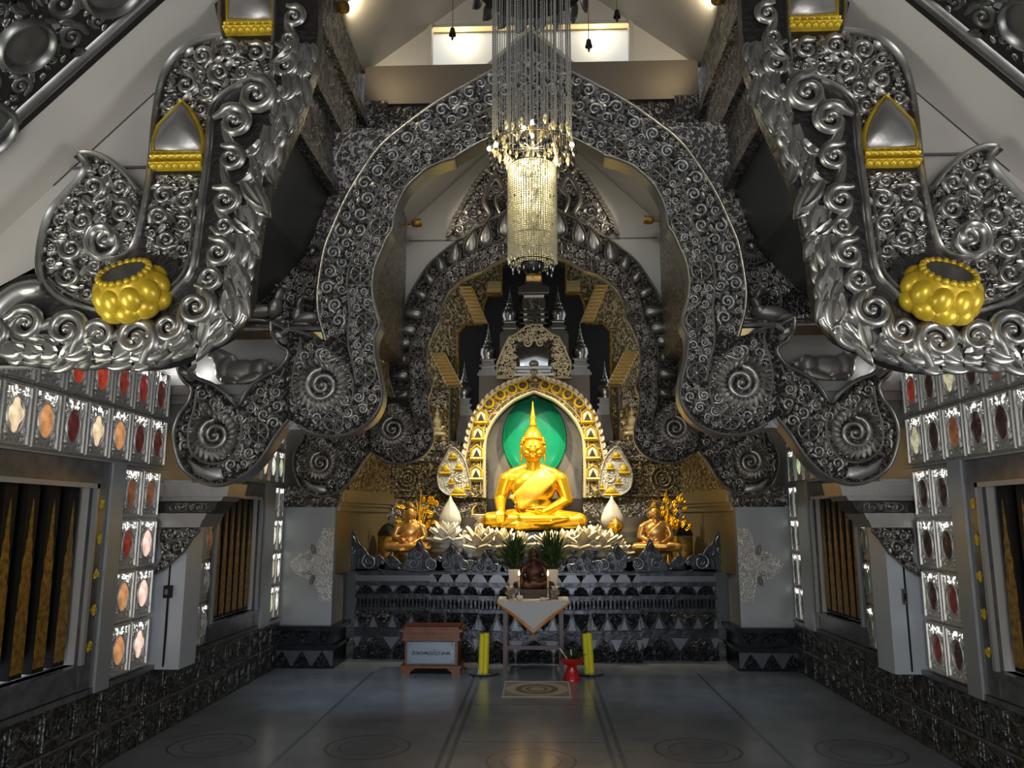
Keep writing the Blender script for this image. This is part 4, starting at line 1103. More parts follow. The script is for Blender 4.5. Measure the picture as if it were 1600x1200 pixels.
    q = MB(fr); q.ribbon(void[2:], .045, .03, 0); struct('trim_stepped_' + sn, q, 'gold_brown', smooth=40)
    for (p, q2, wd, n) in (((728, 448), (752, 506), .19, 10), ((684, 552), (712, 606), .22, 10)):
        a, b_ = AB(p), AB(q2); q = MB(fr)
        q.add([(a[0] - wd / 2, a[1], .0), (a[0] + wd / 2, a[1], .0), (b_[0] + wd / 2, b_[1], .0), (b_[0] - wd / 2, b_[1], .0), (a[0] - wd / 2, a[1], .05), (a[0] + wd / 2, a[1], .05), (b_[0] + wd / 2, b_[1], .05), (b_[0] - wd / 2, b_[1], .05)],
              [(4, 5, 6, 7), (0, 1, 5, 4), (1, 2, 6, 5), (2, 3, 7, 6), (3, 0, 4, 7)])
        for k in range(n):
            t = (k + .5) / n; x, z = a[0] + (b_[0] - a[0]) * t, a[1] + (b_[1] - a[1]) * t
            q.ribbon([(x - wd * .42, z), (x + wd * .42, z)], abs(b_[1] - a[1]) / n * .8, .035, .05)
        struct('trim_ribbed_' + sn, q, 'loft', smooth=40)
    q = MB(fr)
    for y0, y1, h in ((441, 446, .05), (447, 452, .08), (453, 460, .11)):
        a, b_ = AB((762, y1)), AB((783, y0)); q.prism([(a[0], a[1]), (b_[0], a[1]), (b_[0], b_[1]), (a[0], b_[1])], 0, h)
    struct('trim_corbel_' + sn, q, 'loft', smooth=0)
q = MB().box(-2.4, 2.4, 12.1, 12.2, 1, 6); struct('wall_recess_back', q, 'void', smooth=0)  # black sheet put in for the unlit depth behind the stepped opening
q = MB().box(-2.5, 2.5, 9.04, 12.2, 5.6, 5.7); struct('ceiling', q, 'dark_sheet', smooth=0)
# stepped dais and the little stupas on it
q = MB(FY(11.12))
for hw, z0, z1 in ((1.12, 1.0, 3.08), (.80, 3.08, 3.66), (.50, 3.66, 4.24)): q.prism([(-hw, z0), (hw, z0), (hw, z1), (-hw, z1)], -.5, 0)
struct('trim_dais', q, 'beam_brown', smooth=0)
ST = ((797, 448, 527, 'upper'), (763, 505, 592, 'middle'), (725, 566, 645, 'lower'))
M['dais'] = mat('dim_silver_dais', (.20, .19, .175), .8, .4)
proto = None
for sd, sn in SIDES:
    for (x, yt, yb, nm) in ST:
        pt, pb_ = at(x, yt, 11.3), at(x, yb, 11.3); pb_ = (pb_[0], {'upper': 4.241, 'middle': 3.661, 'lower': 3.081}[nm]); H = pt[1] - pb_[1]
        lab = 'small silver stupa, the %s of three stepping up %s of the mirrored crown' % (nm, sn)
        if proto is None:
            root = thing('miniature_stupa', lab, 'stupa', (0, 0, 0), 'silver stupas in the dark recess')
            d = MB()
            for k, (hw, z0, z1) in enumerate(((.15, 0, .05), (.13, .05, .09), (.10, .09, .14), (.125, .14, .17), (.09, .17, .24), (.115, .24, .26))): d.box(-hw, hw, -hw, hw, z0, z1)
            d.build('base', 'stupa', root, 0)
            MB().lathe([(.10, .26), (.105, .30), (.125, .34), (.12, .42), (.085, .46), (.09, .47), (.05, .49)], seg=16).build('bell', 'stupa', root, 60)
            MB().lathe([(.06, .48), (.075, .50), (.055, .53), (.062, .545), (.04, .57), (.045, .585), (.026, .61), (.03, .63), (.012, .68), (.018, .70), (.006, .74), (.004, .82)], seg=12).build('spire', 'stupa', root, 60)
            proto = root; o = root
        else:
            o = copy_tree(proto)
        o['label'] = lab
        o.location = (sd * abs(pb_[0]), 11.3, pb_[1]); o.scale = (H / .82,) * 3
# tall stacked pedestal in the middle of the dark
root = thing('tiered_pedestal', 'tall stacked silver pedestal in the dark above the mirrored crown', 'pedestal', (0, 11.25, 4.24))
z0, z1 = at(833, 520, 11.25)[1], at(833, 438, 11.25)[1]; H = z1 - z0
d = MB(); prof = [(0, .03, .20), (.03, .10, .13), (.10, .13, .20), (.13, .20, .15), (.20, .24, .21), (.24, .30, .15), (.30, .34, .20), (.34, .40, .15), (.40, .58, .17), (.58, .64, .15), (.64, .68, .22), (.68, .80, .23), (.80, .84, .18), (.84, 1.0, .13)]
for a, b_, hw in prof: d.box(-hw, hw, 11.25 - hw, 11.25 + hw, z0 + a * H, z0 + b_ * H)
d.box(-.25, .25, 11.0, 11.5, 4.2, z0 + .01)
d.build('stack', 'stupa', root, 0)
MB().box(-.11, .11, 11.0, 11.3, z1 - .01, z1 + .05).build('gilt_band', 'gold', root, 0)
MB().box(-.10, .10, 11.06, 11.08, z0 + .14 * H, z0 + .58 * H).build('front_panel', 'emboss_fine', root, 0)

# ---------------------------------------------------------------- the niche with its gilded arch
YN = 10.5
AN = AT(YN); pxn = YN / F_PX
N_OUT = [(833, 583), (818, 594), (795, 602), (770, 617), (750, 640), (737, 668), (730, 700), (724, 730), (722, 757), (728, 776)]
N_IN = [(757, 778), (757, 700), (763, 672), (778, 648), (800, 628), (820, 618), (833, 612)]
def HX(ps): q = [AN(p) for p in ps]; return [(0.0 if abs(p[0] - 833) < 2 else a[0], a[1]) for p, a in zip(ps, q)]
root = thing('niche_arch', 'silver pointed arch with yellow gold tablets around the golden statue', 'niche arch', (0, YN, 1.9))
half = cr(HX(N_OUT), 3) + cr(HX(N_IN), 3)
MB(FY(YN)).prism(half + [(-x, z) for x, z in reversed(half[1:-1])], -.1, 0).build('back_panel', 'emboss_gold', root, 0)
for s in (-1, 1):
    fr = FY(YN, -s)
    d = MB(fr)
    d.ribbon(cr(HX(N_OUT), 4), .03, .03); d.ribbon(cr(HX(N_IN), 4), .045, .04); d.ribbon([(x - .05 if x < -.1 else x, z + .05) for x, z in cr(HX(N_IN), 4)], .012, .02)
    d.build('rim', 'petal', root, 60)
    d = MB(fr); e = cr(HX(N_OUT), 6)
    for i in range(2, len(e) - 6, 2):
        ta = math.atan2(e[i + 1][1] - e[i][1], e[i + 1][0] - e[i][0])
        d.leaf(e[i], ta - PI / 2 - .3, .085, .07, -.9, 0, .025, 5); d.volute((e[i][0] + .03 * math.cos(ta - PI / 2), e[i][1] + .03 * math.sin(ta - PI / 2)), .036, 1, 0, 1.3, .0)
    d.build('crest_leaf', 'petal', root, 60)
    for (x, y) in ((744, 740), (745, 708), (747, 678), (752, 652)):
        c = AN((x, y)); d = MB(fr); w_ = .088; h_ = .105
        d.prism([(c[0] - w_, c[1] - h_), (c[0] + w_, c[1] - h_), (c[0] + w_, c[1] + h_ * .5), (c[0], c[1] + h_ * 1.15), (c[0] - w_, c[1] + h_ * .5)], 0, .02)
        d.ribbon([(c[0] - w_, c[1] - h_ * .7), (c[0] + w_, c[1] - h_ * .7)], .045, .03, .02)
        d.ribbon([(c[0] - w_ * .85, c[1] - h_ * .5), (c[0] - w_ * .85, c[1] + h_ * .45), (c[0], c[1] + h_ * .98), (c[0] + w_ * .85, c[1] + h_ * .45), (c[0] + w_ * .85, c[1] - h_ * .5)], .03, .025, .02)
        tb = d.build('gilded_tablet', 'gold_paint', root, 40)
        d = MB(fr); d.prism([(c[0] - w_ * .66, c[1] - h_ * .46), (c[0] + w_ * .66, c[1] - h_ * .46), (c[0] + w_ * .66, c[1] + h_ * .38), (c[0], c[1] + h_ * .82), (c[0] - w_ * .66, c[1] + h_ * .38)], .02, .024); d.build('silver_ground', 'petal', tb, 0)
        d = MB(fr); d.prism([(c[0] - .045, c[1] - h_ * .46), (c[0] + .045, c[1] - h_ * .46), (c[0], c[1] + h_ * .45)], .024, .034); d.build('dark_triangle', 'patina', tb, 0)
    for (x, y) in ((764, 630), (782, 617), (800, 608), (817, 602)):
        c = AN((x, y)); d = MB(fr); d.ribbon(ring_pts(c, .062, 18), .038, .03, 0, closed=True); rg = d.build('gilded_ring', 'gold_paint', root, 60)
        d = MB(fr); d.prism([(c[0] - .035, c[1] - .02), (c[0] + .035, c[1] - .02), (c[0], c[1] + .04)], .0, .02); d.build('dark_triangle', 'patina', rg, 0)
    # leaf-shaped foot of the arch with gilt pieces
    d = MB(fr); ft = cr([AN(p) for p in [(706, 699), (697, 712), (687, 730), (684, 748), (688, 764), (702, 774), (728, 777), (735, 760), (731, 735), (722, 712)]], 3, True)
    d.prism(ft, -.06, .015); d.ribbon(ft, .03, .03, .015, closed=True); d.volute(AN((719, 747)), .10, 1, 1, 1.6, .015)
    lf = d.build('leaf_foot', 'tile', root, 50)
    for (x, y, sx, sz) in ((708, 712, .06, .05), (696, 733, .075, .07), (717, 729, .055, .05), (706, 752, .04, .05), (716, 768, .11, .06), (731, 760, .035, .05)):
        c = AN((x, y)); d = MB(fr)
        d.ribbon([(c[0] - sx, c[1] - sz * .8), (c[0] + sx, c[1] - sz * .8)], sz * .8, .035, .02); d.dome_poly([(c[0] - sx * .9, c[1] - sz * .5), (c[0] + sx * .9, c[1] - sz * .5), (c[0] + sx * .5, c[1] + sz * .5), (c[0], c[1] + sz), (c[0] - sx * .5, c[1] + sz * .5)], .02, .05)
        d.build('gilt_drop', 'gold_paint', lf, 60)
# inside of the niche
inn = cr(HX(N_IN), 4)
q = MB(FY(YN + .102)); q.prism(inn + [(-x, z) for x, z in reversed(inn[:-1])], -.32, -.31, sides=False, back=False)
full = inn + [(-x, z) for x, z in reversed(inn[:-1])]
vs = [(x, z, 0) for x, z in full] + [(x, z, -.31) for x, z in full]; n = len(full)
q.add(vs, [(i, i + 1, n + i + 1, n + i) for i in range(n - 1)])
struct('wall_niche_back', q, mat('pale_beaten_niche', (.25, .225, .18), .7, .42, bump='noise', bscale=16, bstr=.35), smooth=50)
root = tag(MB(FY(10.82)).dome_poly(ring_pts(AT(10.78)((835, 684)), .425, 40, .545), 0, .05, steps=5).build('halo', 'green', None, 80), 'green oval glass halo behind the golden statue', 'halo')
MB(FY(10.82)).ribbon(ring_pts(AT(10.78)((835, 684)), .432, 44, .552), .03, .03, closed=True).build('halo_rim', mat('green_rim', (.01, .30, .12), .2, .2), root, 60)
# crown above the niche with its mirror
root = thing('mirrored_crown', 'ornate silver crown with a small mirror above the niche arch', 'crown', (0, 10.55, 3.5))
C_H = HX([(833, 505), (820, 510), (806, 521), (795, 526), (788, 540), (783, 552), (777, 566), (776, 590)])
fr = FY(10.55); pl = C_H + [(-x, z) for x, z in reversed(C_H[1:])]
MB(fr).prism(pl, -.12, 0).build('back_panel', 'emboss_gold', root, 0)
d = MB(fr); d.ribbon(pl, .03, .03)
mq = (AN((811, 571)), AN((857, 542))); mq = ((-.20, mq[0][1]), (.20, mq[1][1]))
fill(d, pl, [.06, .045, .03, .02, .013], 0, avoid_poly=[[(-.24, mq[0][1] - .16), (.24, mq[0][1] - .16), (.24, mq[1][1] + .08), (-.24, mq[1][1] + .08)]], seed=71, n=2500)
for s in (-1, 1): d.volute((s * .09, mq[1][1] + .07), .07, s, 1, 1.5, 0)
d.build('scroll_relief', 'petal', root, 60)
d = MB(fr); d.prism([(-.19, mq[0][1]), (.19, mq[0][1]), (.21, mq[1][1] - .08), (.17, mq[1][1]), (-.17, mq[1][1]), (-.21, mq[1][1] - .08)], 0, .012); mi = d.build('mirror', 'mirror', root, 0)
d = MB(fr)
for k, hw in enumerate((.25, .23, .27)): d.prism([(-hw, mq[0][1] - .05 - .05 * k), (hw, mq[0][1] - .05 - .05 * k), (hw, mq[0][1] - .015 - .05 * k), (-hw, mq[0][1] - .015 - .05 * k)], 0, .05 + .015 * k)
d.dome_poly(ell((0, mq[0][1] + .03), .07, .05), .02, .09); d.dome_poly(ell((0, mq[0][1] - .1), .06, .06), .04, .12)
d.build('sill', 'rail', root, 40)

# ---------------------------------------------------------------- altar: stepped mouldings in three planes, lotus bands, crest leaves
root = thing('altar', 'wide stepped dark silver altar with lotus bands at the end of the hall', 'altar', (0, 9.9, 0))
AY = lambda y: at(700, y, 9.28)[1]
ROWS = [(890, 897, .05, 'altar'), (897, 910, .0, 'altar_sheet'), (910, 916, .03, 'altar'), (916, 930, -.02, 'altar'), (930, 937, .03, 'altar'), (937, 952, -.07, 'altar'), (952, 957, .0, 'altar'), (957, 985, .0, 'altar'), (985, 997, .05, 'altar'), (997, 1037, .04, 'altar')]
SEC = ((-.64, .64, 9.22), (-1.22, -.64, 9.31), (.64, 1.22, 9.31), (-2.12, -1.22, 9.47), (1.22, 2.12, 9.47))
rs = random.Random(4)
for si, (x0, x1, Yf) in enumerate(SEC):
    fr = FY(Yf)
    dk, lt, rel = MB(fr), MB(fr), MB(fr)
    for (ya, yb, off, mm) in ROWS:
        z1, z0 = AY(ya), max(AY(yb), 0.0); tgt = lt if mm == 'altar_sheet' else dk
        tgt.prism([(x0, z0), (x1, z0), (x1, z1), (x0, z1)], -.2 if si > 2 else -.4, off)
    wdt = x1 - x0
    n = max(3, int(round(wdt / .20))); st = wdt / n
    for k in range(n):
        c = x0 + st * (k + .5)
        w_ = st * .46
        z1, z0 = AY(958), AY(985)
        rel.prism([(c - w_, z1), (c + w_, z1), (c + w_ * .7, (z0 + z1) / 2), (c, z0), (c - w_ * .7, (z0 + z1) / 2)], .0, .02); rel.boss((c, z1 - .06), .04, .02, .5)
        z1, z0 = AY(917), AY(930)
        rel.prism([(c - w_ * 1.05, z0), (c + w_ * 1.05, z0), (c + w_ * .6, z0 + .04), (c + w_ * .35, z1), (c - w_ * .35, z1), (c - w_ * .6, z0 + .04)], -.02, .0)
        for s in (-1, 0, 1): rel.boss((c + s * w_ * .5, (z0 + z1) / 2 - .01 * abs(s)), .03, .0, .5, 7, 2)
        if si < 3:
            z1, z0 = AY(898), AY(911)
            rel.prism([(c - w_ * .62, z1), (c + w_ * .62, z1), (c + w_ * .25, z0 + .05), (c, z0), (c - w_ * .25, z0 + .05)], .0, .018)
    nb_ = max(2, int(round(wdt / .40))); sb = wdt / nb_
    for k in range(nb_):
        c = x0 + sb * (k + .5); z0, z1 = .01, AY(998); w_ = sb * .49
        rel.prism([(c - w_, z0), (c + w_, z0), (c + w_ * .95, z0 + (z1 - z0) * .42), (c + w_ * .6, z0 + (z1 - z0) * .55), (c + w_ * .3, z0 + (z1 - z0) * .85), (c, z1), (c - w_ * .3, z0 + (z1 - z0) * .85), (c - w_ * .6, z0 + (z1 - z0) * .55), (c - w_ * .95, z0 + (z1 - z0) * .42)], .04, .06)
        for s in (-1, 1):
            rel.volute((c + s * w_ * .58, z0 + .085), .075, -s, 1, 1.6, .06, .42, .6); rel.volute((c + s * w_ * .22, z0 + .13), .04, s, 1, 1.4, .06, .45, .6)
            rel.leaf((c + s * w_ * .1, z0 + .02), PI / 2 - s * .5, .10, .05, s * .5, .06, n=4)
        rel.leaf((c, z0 + .10), PI / 2, .10, .07, 0, .06, n=4); rel.boss((c, z0 + .06), .03, .06)
    tri = dk; k0 = len(dk.f)
    for k in range(n + 1):
        c = x0 + st * k; a_ = max(c - st * .22, x0); b2 = min(c + st * .22, x1)
        z1, z0 = AY(917), AY(930); tri.prism([(a_, z1 - .005), (b2, z1 - .005), ((a_ + b2) / 2, z0 + .02)], -.02, .001)
        z1, z0 = AY(962), AY(985); tri.prism([(a_, z0 + .01), (b2, z0 + .01), ((a_ + b2) / 2, z1 - .03)], 0, .021)
    for k in range(nb_ + 1):
        c = x0 + sb * k; a_ = max(c - sb * .22, x0); b2 = min(c + sb * .22, x1); z1, z0 = AY(998), .06
        tri.prism([(a_, z1), (b2, z1), ((a_ + b2) / 2, z0 + .06)], .04, .058)
    dk.plate.append((k0, len(dk.f))); dk.plate_m = 'altar_sheet'
    # balusters
    z1, z0 = AY(938), AY(952); nb = int(wdt / .045)
    for k in range(nb):
        c = x0 + (k + .5) * wdt / nb; rel.ribbon([(c, z0 + .004), (c, (z0 + z1) / 2), (c, z1 - .004)], [.016, .03, .016], .03, -.07)
    dk.build('moulding', 'altar', root, 0); lt.build('pale_band', 'altar_sheet', root, 0); rel.build('lotus_relief', 'altar_emboss', root, 50)
MB().box(-2.10, 2.10, 9.44, 9.62, .95, 1.015).box(-1.98, 1.98, 9.62, 10.48, .95, 1.015).box(-1.2, 1.2, 9.33, 9.44, .95, 1.015).box(-.62, .62, 9.24, 9.33, .95, 1.015).build('altar_top', 'altar', root, 0)
def crest(cx, z, w_, h_, Y, flip):
    fr = FY(Y); d = MB(fr); f = flip
    pts = [(-.5, 0), (.5, 0), (.52, .2), (.40, .38), (.22, .36), (.12, .55), (.0, .70), (-.10, 1.0), (-.24, .72), (-.36, .6), (-.42, .4), (-.5, .3)]
    P_ = [(cx + f * a * w_, z + b_ * h_) for a, b_ in cr(pts, 3, True)]
    d.prism(P_, -.03, 0)
    o = d.build('crest_leaf', 'altar', root, 60)
    d = MB(fr)
    d.volute((cx + f * .22 * w_, z + .21 * h_), h_ * .24, f, 2, 1.8, 0, .42, .7)
    d.volute((cx - f * .16 * w_, z + .52 * h_), h_ * .17, -f, 0, 1.5, 0, .45, .7); d.volute((cx - f * .26 * w_, z + .23 * h_), h_ * .21, -f, 1, 1.6, 0, .42, .7)
    d.volute((cx + f * .05 * w_, z + .44 * h_), h_ * .11, f, 1, 1.4, 0, .45, .7)
    d.leaf((cx - f * .10 * w_, z + .60 * h_), PI / 2 + .1 * f, h_ * .36, w_ * .16, .2 * f, 0)
    d.leaf((cx - f * .38 * w_, z + .34 * h_), PI / 2 + .5 * f, h_ * .26, w_ * .12, .4 * f, 0); d.leaf((cx + f * .02 * w_, z + .05 * h_), PI / 2, h_ * .26, w_ * .12, 0, 0)
    d.ribbon(P_, .012, .012, closed=True)
    d.build('scroll_relief', 'crest_relief', o, 60)
    return o
for s in (-1, 1):
    for dx, w_, h_, Y in ((268, 80, 58, 9.42), (212, 44, 26, 9.42), (168, 58, 48, 9.25), (118, 60, 42, 9.25), (70, 44, 30, 9.16), (28, 40, 26, 9.16)):
        k = Y / F_PX * 1.01
        crest(s * dx * k, 1.015, w_ * k, h_ * k, Y, -s)
# stepped dais for the offerings and the statue
q = MB().box(-1.3, 1.3, 9.62, 10.6, 1.015, 1.14).box(-.95, .95, 9.78, 10.95, 1.14, 1.30).box(-.86, .86, 9.78, 10.9, 1.30, 1.45)
struct('floor_altar', q, 'altar', smooth=0)

# relief gable over the altar arch: two coiling serpents under a ridge of flame leaves
Yg = 8.90
AG = AT(Yg)
PG = [AG(p) for p in [(705, 366), (712, 345), (728, 318), (745, 290), (762, 268), (790, 235), (815, 205), (833, 185)]]
PG[-1] = (0.0, PG[-1][1])
base_ = [AG(p) for p in [(833, 372), (790, 368), (760, 370), (730, 368)]]; base_[0] = (0.0, base_[0][1])
root = thing('serpent_gable', 'triangular silver relief of coiling serpents above the altar arch, behind the chandelier', 'relief panel', (0, Yg, PG[0][1]))
half = PG + base_
MB(FY(Yg)).prism(PG + [(-x, z) for x, z in reversed(PG[:-1])] + [(-base_[3][0], base_[3][1]), (-base_[1][0], base_[1][1]), base_[0], base_[1], base_[3]], -.05, 0).build('back_panel', 'emboss_fine', root, 0)
for s in (-1, 1):
    fr = FY(Yg, -s); d = MB(fr)
    e = cr(PG, 4)
    for i in range(0, len(e) - 1):
        ta = math.atan2(e[i + 1][1] - e[i][1], e[i + 1][0] - e[i][0])
        d.leaf(e[i], ta + PI / 2 + .3, .075, .055, .8, 0, .03, 4)
    d.build('flame_leaf', 'silver_far', root, 60)
    d = MB(fr)
    path = cr([AG(p) for p in [(800, 360), (782, 335), (775, 312), (786, 296), (776, 280), (764, 292), (757, 315), (766, 338), (750, 350), (735, 342)]], 6)
    d.ribbon(path, [.035 + .05 * math.sin(PI * min(1, i / len(path) * 1.1)) for i in range(len(path))], .045)
    d.ribbon([(x + .012, z) for x, z in path], .02, .055)
    d.leaf(AG((735, 342)), 2.2, .10, .07, -.9, 0, .05, 5); d.build('serpent', 'silver', root, 60)
    d = MB(fr); fill(d, half, [.07, .05, .035, .022, .015], 0, avoid=[(*AG((778, 318)), .12), (*AG((757, 320)), .10)], seed=91, n=3000); d.build('scroll_relief', 'silver_far', root, 60)

# ================================================================ seated statues
def seated(name, label, cat, loc, s, voxel, body_m, robe_m, hair_m, touch=True, flame=True, group=None, face=True):
    'a seated cross-legged figure; s = 1 is the large one, 1.4 m across the knees'
    root = thing(name, label, cat, loc, group)
    X = lambda x, y, z: (loc[0] + x * s, loc[1] + y * s, loc[2] + z * s)
    q = MB()
    B = lambda c, r: q.ball(X(*c), tuple(a * s for a in r), 20, 14)
    C = lambda p, r0, p1, r1, sg=14: q.capsule(X(*p), r0 * s, X(*p1), r1 * s, sg)
    # hips, waist, chest, shoulders
    B((0, .02, .17), (.31, .22, .17)); B((0, .0, .34), (.235, .155, .20)); B((0, -.01, .55), (.285, .168, .25))
    C((-.29, .015, .675), .095, (.29, .015, .675), .095); B((-.33, .01, .67), (.095, .095, .10)); B((.33, .01, .67), (.095, .095, .10))
    C((0, .0, .72), .11, (0, -.015, .92), .088)
    for sg in (-1, 1): C((0, .02, .84), .075, (sg * .27, .015, .735), .075)
    # legs, folded one over the other
    for sg in (-1, 1): C((sg * .16, -.02, .14), .16, (sg * .565, -.20, .125), .118)
    C((-.56, -.22, .13), .105, (.22, -.40, .145), .066); C((.56, -.22, .12), .105, (-.20, -.36, .075), .064)
    C((.22, -.40, .15), .06, (.40, -.34, .165), .045); B((.36, -.36, .165), (.09, .05, .04))
    C((-.20, -.36, .08), .058, (-.38, -.30, .07), .045)
    B((0, -.20, .10), (.40, .18, .10))
    # right arm over the knee, left hand in the lap
    if touch:
        C((-.345, .01, .66), .10, (-.425, .0, .40), .082); C((-.425, .0, .40), .080, (-.405, -.27, .265), .054)
        B((-.405, -.325, .245), (.052, .055, .036))
        for k, (dx, ln) in enumerate(((-.042, .085), (-.014, .10), (.014, .096), (.040, .08))):
            C((-.405 + dx, -.365, .24), .0165, (-.405 + dx * 1.1, -.395, .20), .0155, 8); C((-.405 + dx * 1.1, -.395, .20), .0155, (-.405 + dx * 1.15, -.39, .20 - ln), .012, 8)
        C((-.36, -.31, .245), .018, (-.325, -.36, .215), .014, 8)
    else:
        C((-.345, .01, .66), .10, (-.43, .0, .40), .082); C((-.43, .0, .40), .078, (-.13, -.24, .27), .050); B((-.07, -.26, .265), (.075, .05, .03))
        for k in range(4): C((-.03, -.285 + .02 * k, .27), .015, (.07, -.29 + .018 * k, .275), .012, 8)
    C((.345, .01, .66), .10, (.43, .0, .39), .082); C((.43, .0, .39), .078, (.15, -.24, .245), .050)
    B((.08, -.265, .235), (.075, .052, .03))
    for k, ln in enumerate((.10, .12, .115, .09)):
        y = -.305 + .027 * k; C((.03, y, .24), .016, (-.03, y, .25), .015, 8); C((-.03, y, .25), .015, (-.03 - ln * .55, y + .004, .262), .012, 8)
    C((.09, -.30, .25), .018, (.03, -.325, .275), .013, 8)
    # head
    B((0, -.02, 1.055), (.140, .150, .165)); B((0, -.045, .985), (.122, .110, .11)); B((0, -.10, .925), (.055, .05, .035))
    if face:
        C((0, -.160, 1.085), .010, (0, -.186, 1.020), .016, 8)           # nose
        for sg in (-1, 1):
            B((sg * .018, -.170, 1.014), (.014, .016, .011))
            C((sg * .02, -.163, 1.092), .010, (sg * .10, -.125, 1.085), .008, 8)  # brow
            B((sg * .058, -.146, 1.056), (.036, .024, .014))             # lowered lids
            B((sg * .075, -.105, 1.0), (.05, .05, .045))                # cheeks
            C((sg * .148, .0, 1.09), .026, (sg * .152, .0, .90), .018, 8)  # long ears
        C((-.036, -.152, .972), .010, (.036, -.152, .972), .010, 8); C((-.026, -.152, .948), .012, (.026, -.152, .948), .012, 8)
    body = remesh(q.build('body', body_m, root, 180), voxel, 4)
    # robe over the left shoulder: bands laid across the chest
    d = MB()
    def chest(t, off):                                    # t from the left shoulder (0) to the right waist (1)
        x = .22 - .43 * t + off[0]; z = .74 - .40 * t + off[1]
        return x, z
    rows = []
    for i in range(17):
        t = i / 16; row = []
        for k in range(7):
            e = (k / 6 - .5); x, z = chest(t, (e * .16, -e * .165))
            rx = .275 if z > .5 else .275 - (.5 - z) * .16
            ry = .172 - max(0, z - .58) * .25
            row.append(X(x, -.55, z))
        rows.append(row)
    vs = [p for r_ in rows for p in r_]
    d.add(vs, [(i * 7 + k, i * 7 + k + 1, i * 7 + 8 + k, i * 7 + 7 + k) for i in range(16) for k in range(6)])
    rb = d.build('robe_sash', robe_m, root, 80)
    sw = rb.modifiers.new('drape', 'SHRINKWRAP'); sw.target = body; sw.wrap_method = 'PROJECT'; sw.use_project_y = True; sw.use_positive_direction = True; sw.use_negative_direction = False; sw.wrap_mode = 'ABOVE_SURFACE'; sw.offset = .026 * s
    so = rb.modifiers.new('thickness', 'SOLIDIFY'); so.thickness = .03 * s; so.offset = -1
    d = MB()
    for sg in (0,):
        pass
    d.tube([X(-.235, -.04, .315), X(-.14, -.13, .30), X(0, -.165, .295), X(.14, -.13, .30), X(.235, -.04, .315)], .014 * s, 6)
    d.build('robe_hem', robe_m, root, 80)
    # hair: a cap of curls, the crown of the head and the flame
    d = MB(); d.ball(X(0, .03, 1.13), (.150 * s, .145 * s, .125 * s), 20, 12)
    hair = d
    for j in range(6):
        el = .05 + j * .24; n = max(5, int(22 * math.cos(el)))
        for k in range(n):
            a = 2 * PI * k / n + j * .5
            x, y, z = .152 * math.cos(el) * math.cos(a), .015 + .155 * math.cos(el) * math.sin(a), 1.125 + .130 * math.sin(el)
            if y < -.075 and z < 1.165: continue
            hair.ball(X(x, y, z), .022 * s, 6, 4)
    hair.lathe([(.13 * s, 0), (.115 * s, .05 * s), (.085 * s, .10 * s), (.055 * s, .135 * s), (.03 * s, .15 * s)], X(0, .01, 1.20), 18)
    hair.build('hair', hair_m, root, 60)
    if flame:
        MB().lathe([(.028 * s, 0), (.046 * s, .03 * s), (.050 * s, .06 * s), (.036 * s, .10 * s), (.034 * s, .12 * s), (.04 * s, .14 * s), (.026 * s, .20 * s), (.013 * s, .28 * s), (.003 * s, .36 * s)], X(0, .01, 1.325), 14).build('flame_finial', hair_m, root, 60)
    return root
seated('seated_statue', 'large golden seated statue with one hand over its knee, before the green oval', 'statue', (-.015, 10.18, 1.45), 1.0, .0095, 'gold', 'gold_cloth', 'gold')
d = MB().lathe([(.62, 0), (.66, .02), (.60, .06), (.56, .10)], (-.015, 10.05, 1.45), 36, 1.05, .62)

# ---------------------------------------------------------------- offerings on the altar
def on(x, y, Y): a = at(x, y, Y); return (a[0], Y, a[1])
for sd, (x, yb) in ((-1, (640, 862)), (1, (1025, 862))):
    sn = 'left' if sd < 0 else 'right'
    p = on(x, yb, 9.62)
    seated('monk_statue', 'small gilded bronze seated monk statue on the %s side of the altar' % sn, 'statue', p, .44, .0085, 'bronze', 'bronze', 'gold_brown', touch=False, flame=False)
    d = thing('statue_stand', 'round dark stand below the %s monk statue' % sn, 'stand', (p[0], 9.62, 1.015))
    MB().lathe([(.17, 1.016), (.17, 1.05), (.13, 1.07), (.13, p[2] - .03), (.18, p[2] - .02), (.18, p[2] - .001)], (p[0], 9.58, 0), 20).build('drum', 'gold_brown', d, 40)
    # gilt tree behind each
    tx = on((655, 1043)[sd > 0], 850, 9.85)
    root = thing('gilded_tree', 'gilded ornamental tree with a tall tip behind the %s monk statue' % sn, 'ornament', (tx[0], 9.85, 1.015))
    rs = random.Random(3 + sd)
    d = MB(); d.tube([(tx[0], 9.85, 1.015), (tx[0] - .01, 9.85, 1.35), (tx[0] + .0, 9.85, 1.72), (tx[0] + .01, 9.85, 1.98)], [.035, .028, .018, .004], 8)
    for k in range(9):
        a = rs.uniform(-1.2, 1.2); z = 1.3 + .05 * k; L = rs.uniform(.16, .30)
        d.tube([(tx[0], 9.85, z), (tx[0] + math.sin(a) * L * .6, 9.83, z + .10), (tx[0] + math.sin(a) * L, 9.82, z + .22)], [.014, .011, .004], 6)
    d.build('trunk', 'gold', root, 60)
    d = MB()
    for k in range(46):
        a = rs.uniform(-1.3, 1.3); L = rs.uniform(.06, .30); z = 1.45 + rs.uniform(0, .40)
        if abs(tx[0] + math.sin(a) * L - p[0]) < .10: continue
        d.M = FY(9.80 + rs.uniform(-.05, .05)); d.leaf((tx[0] + math.sin(a) * L, z), PI / 2 - a + rs.uniform(-.6, .6), .085, .05, rs.uniform(-1, 1), 0, .02, 4)
    d.build('leaf', 'gold', root, 60)['kind'] = 'stuff'
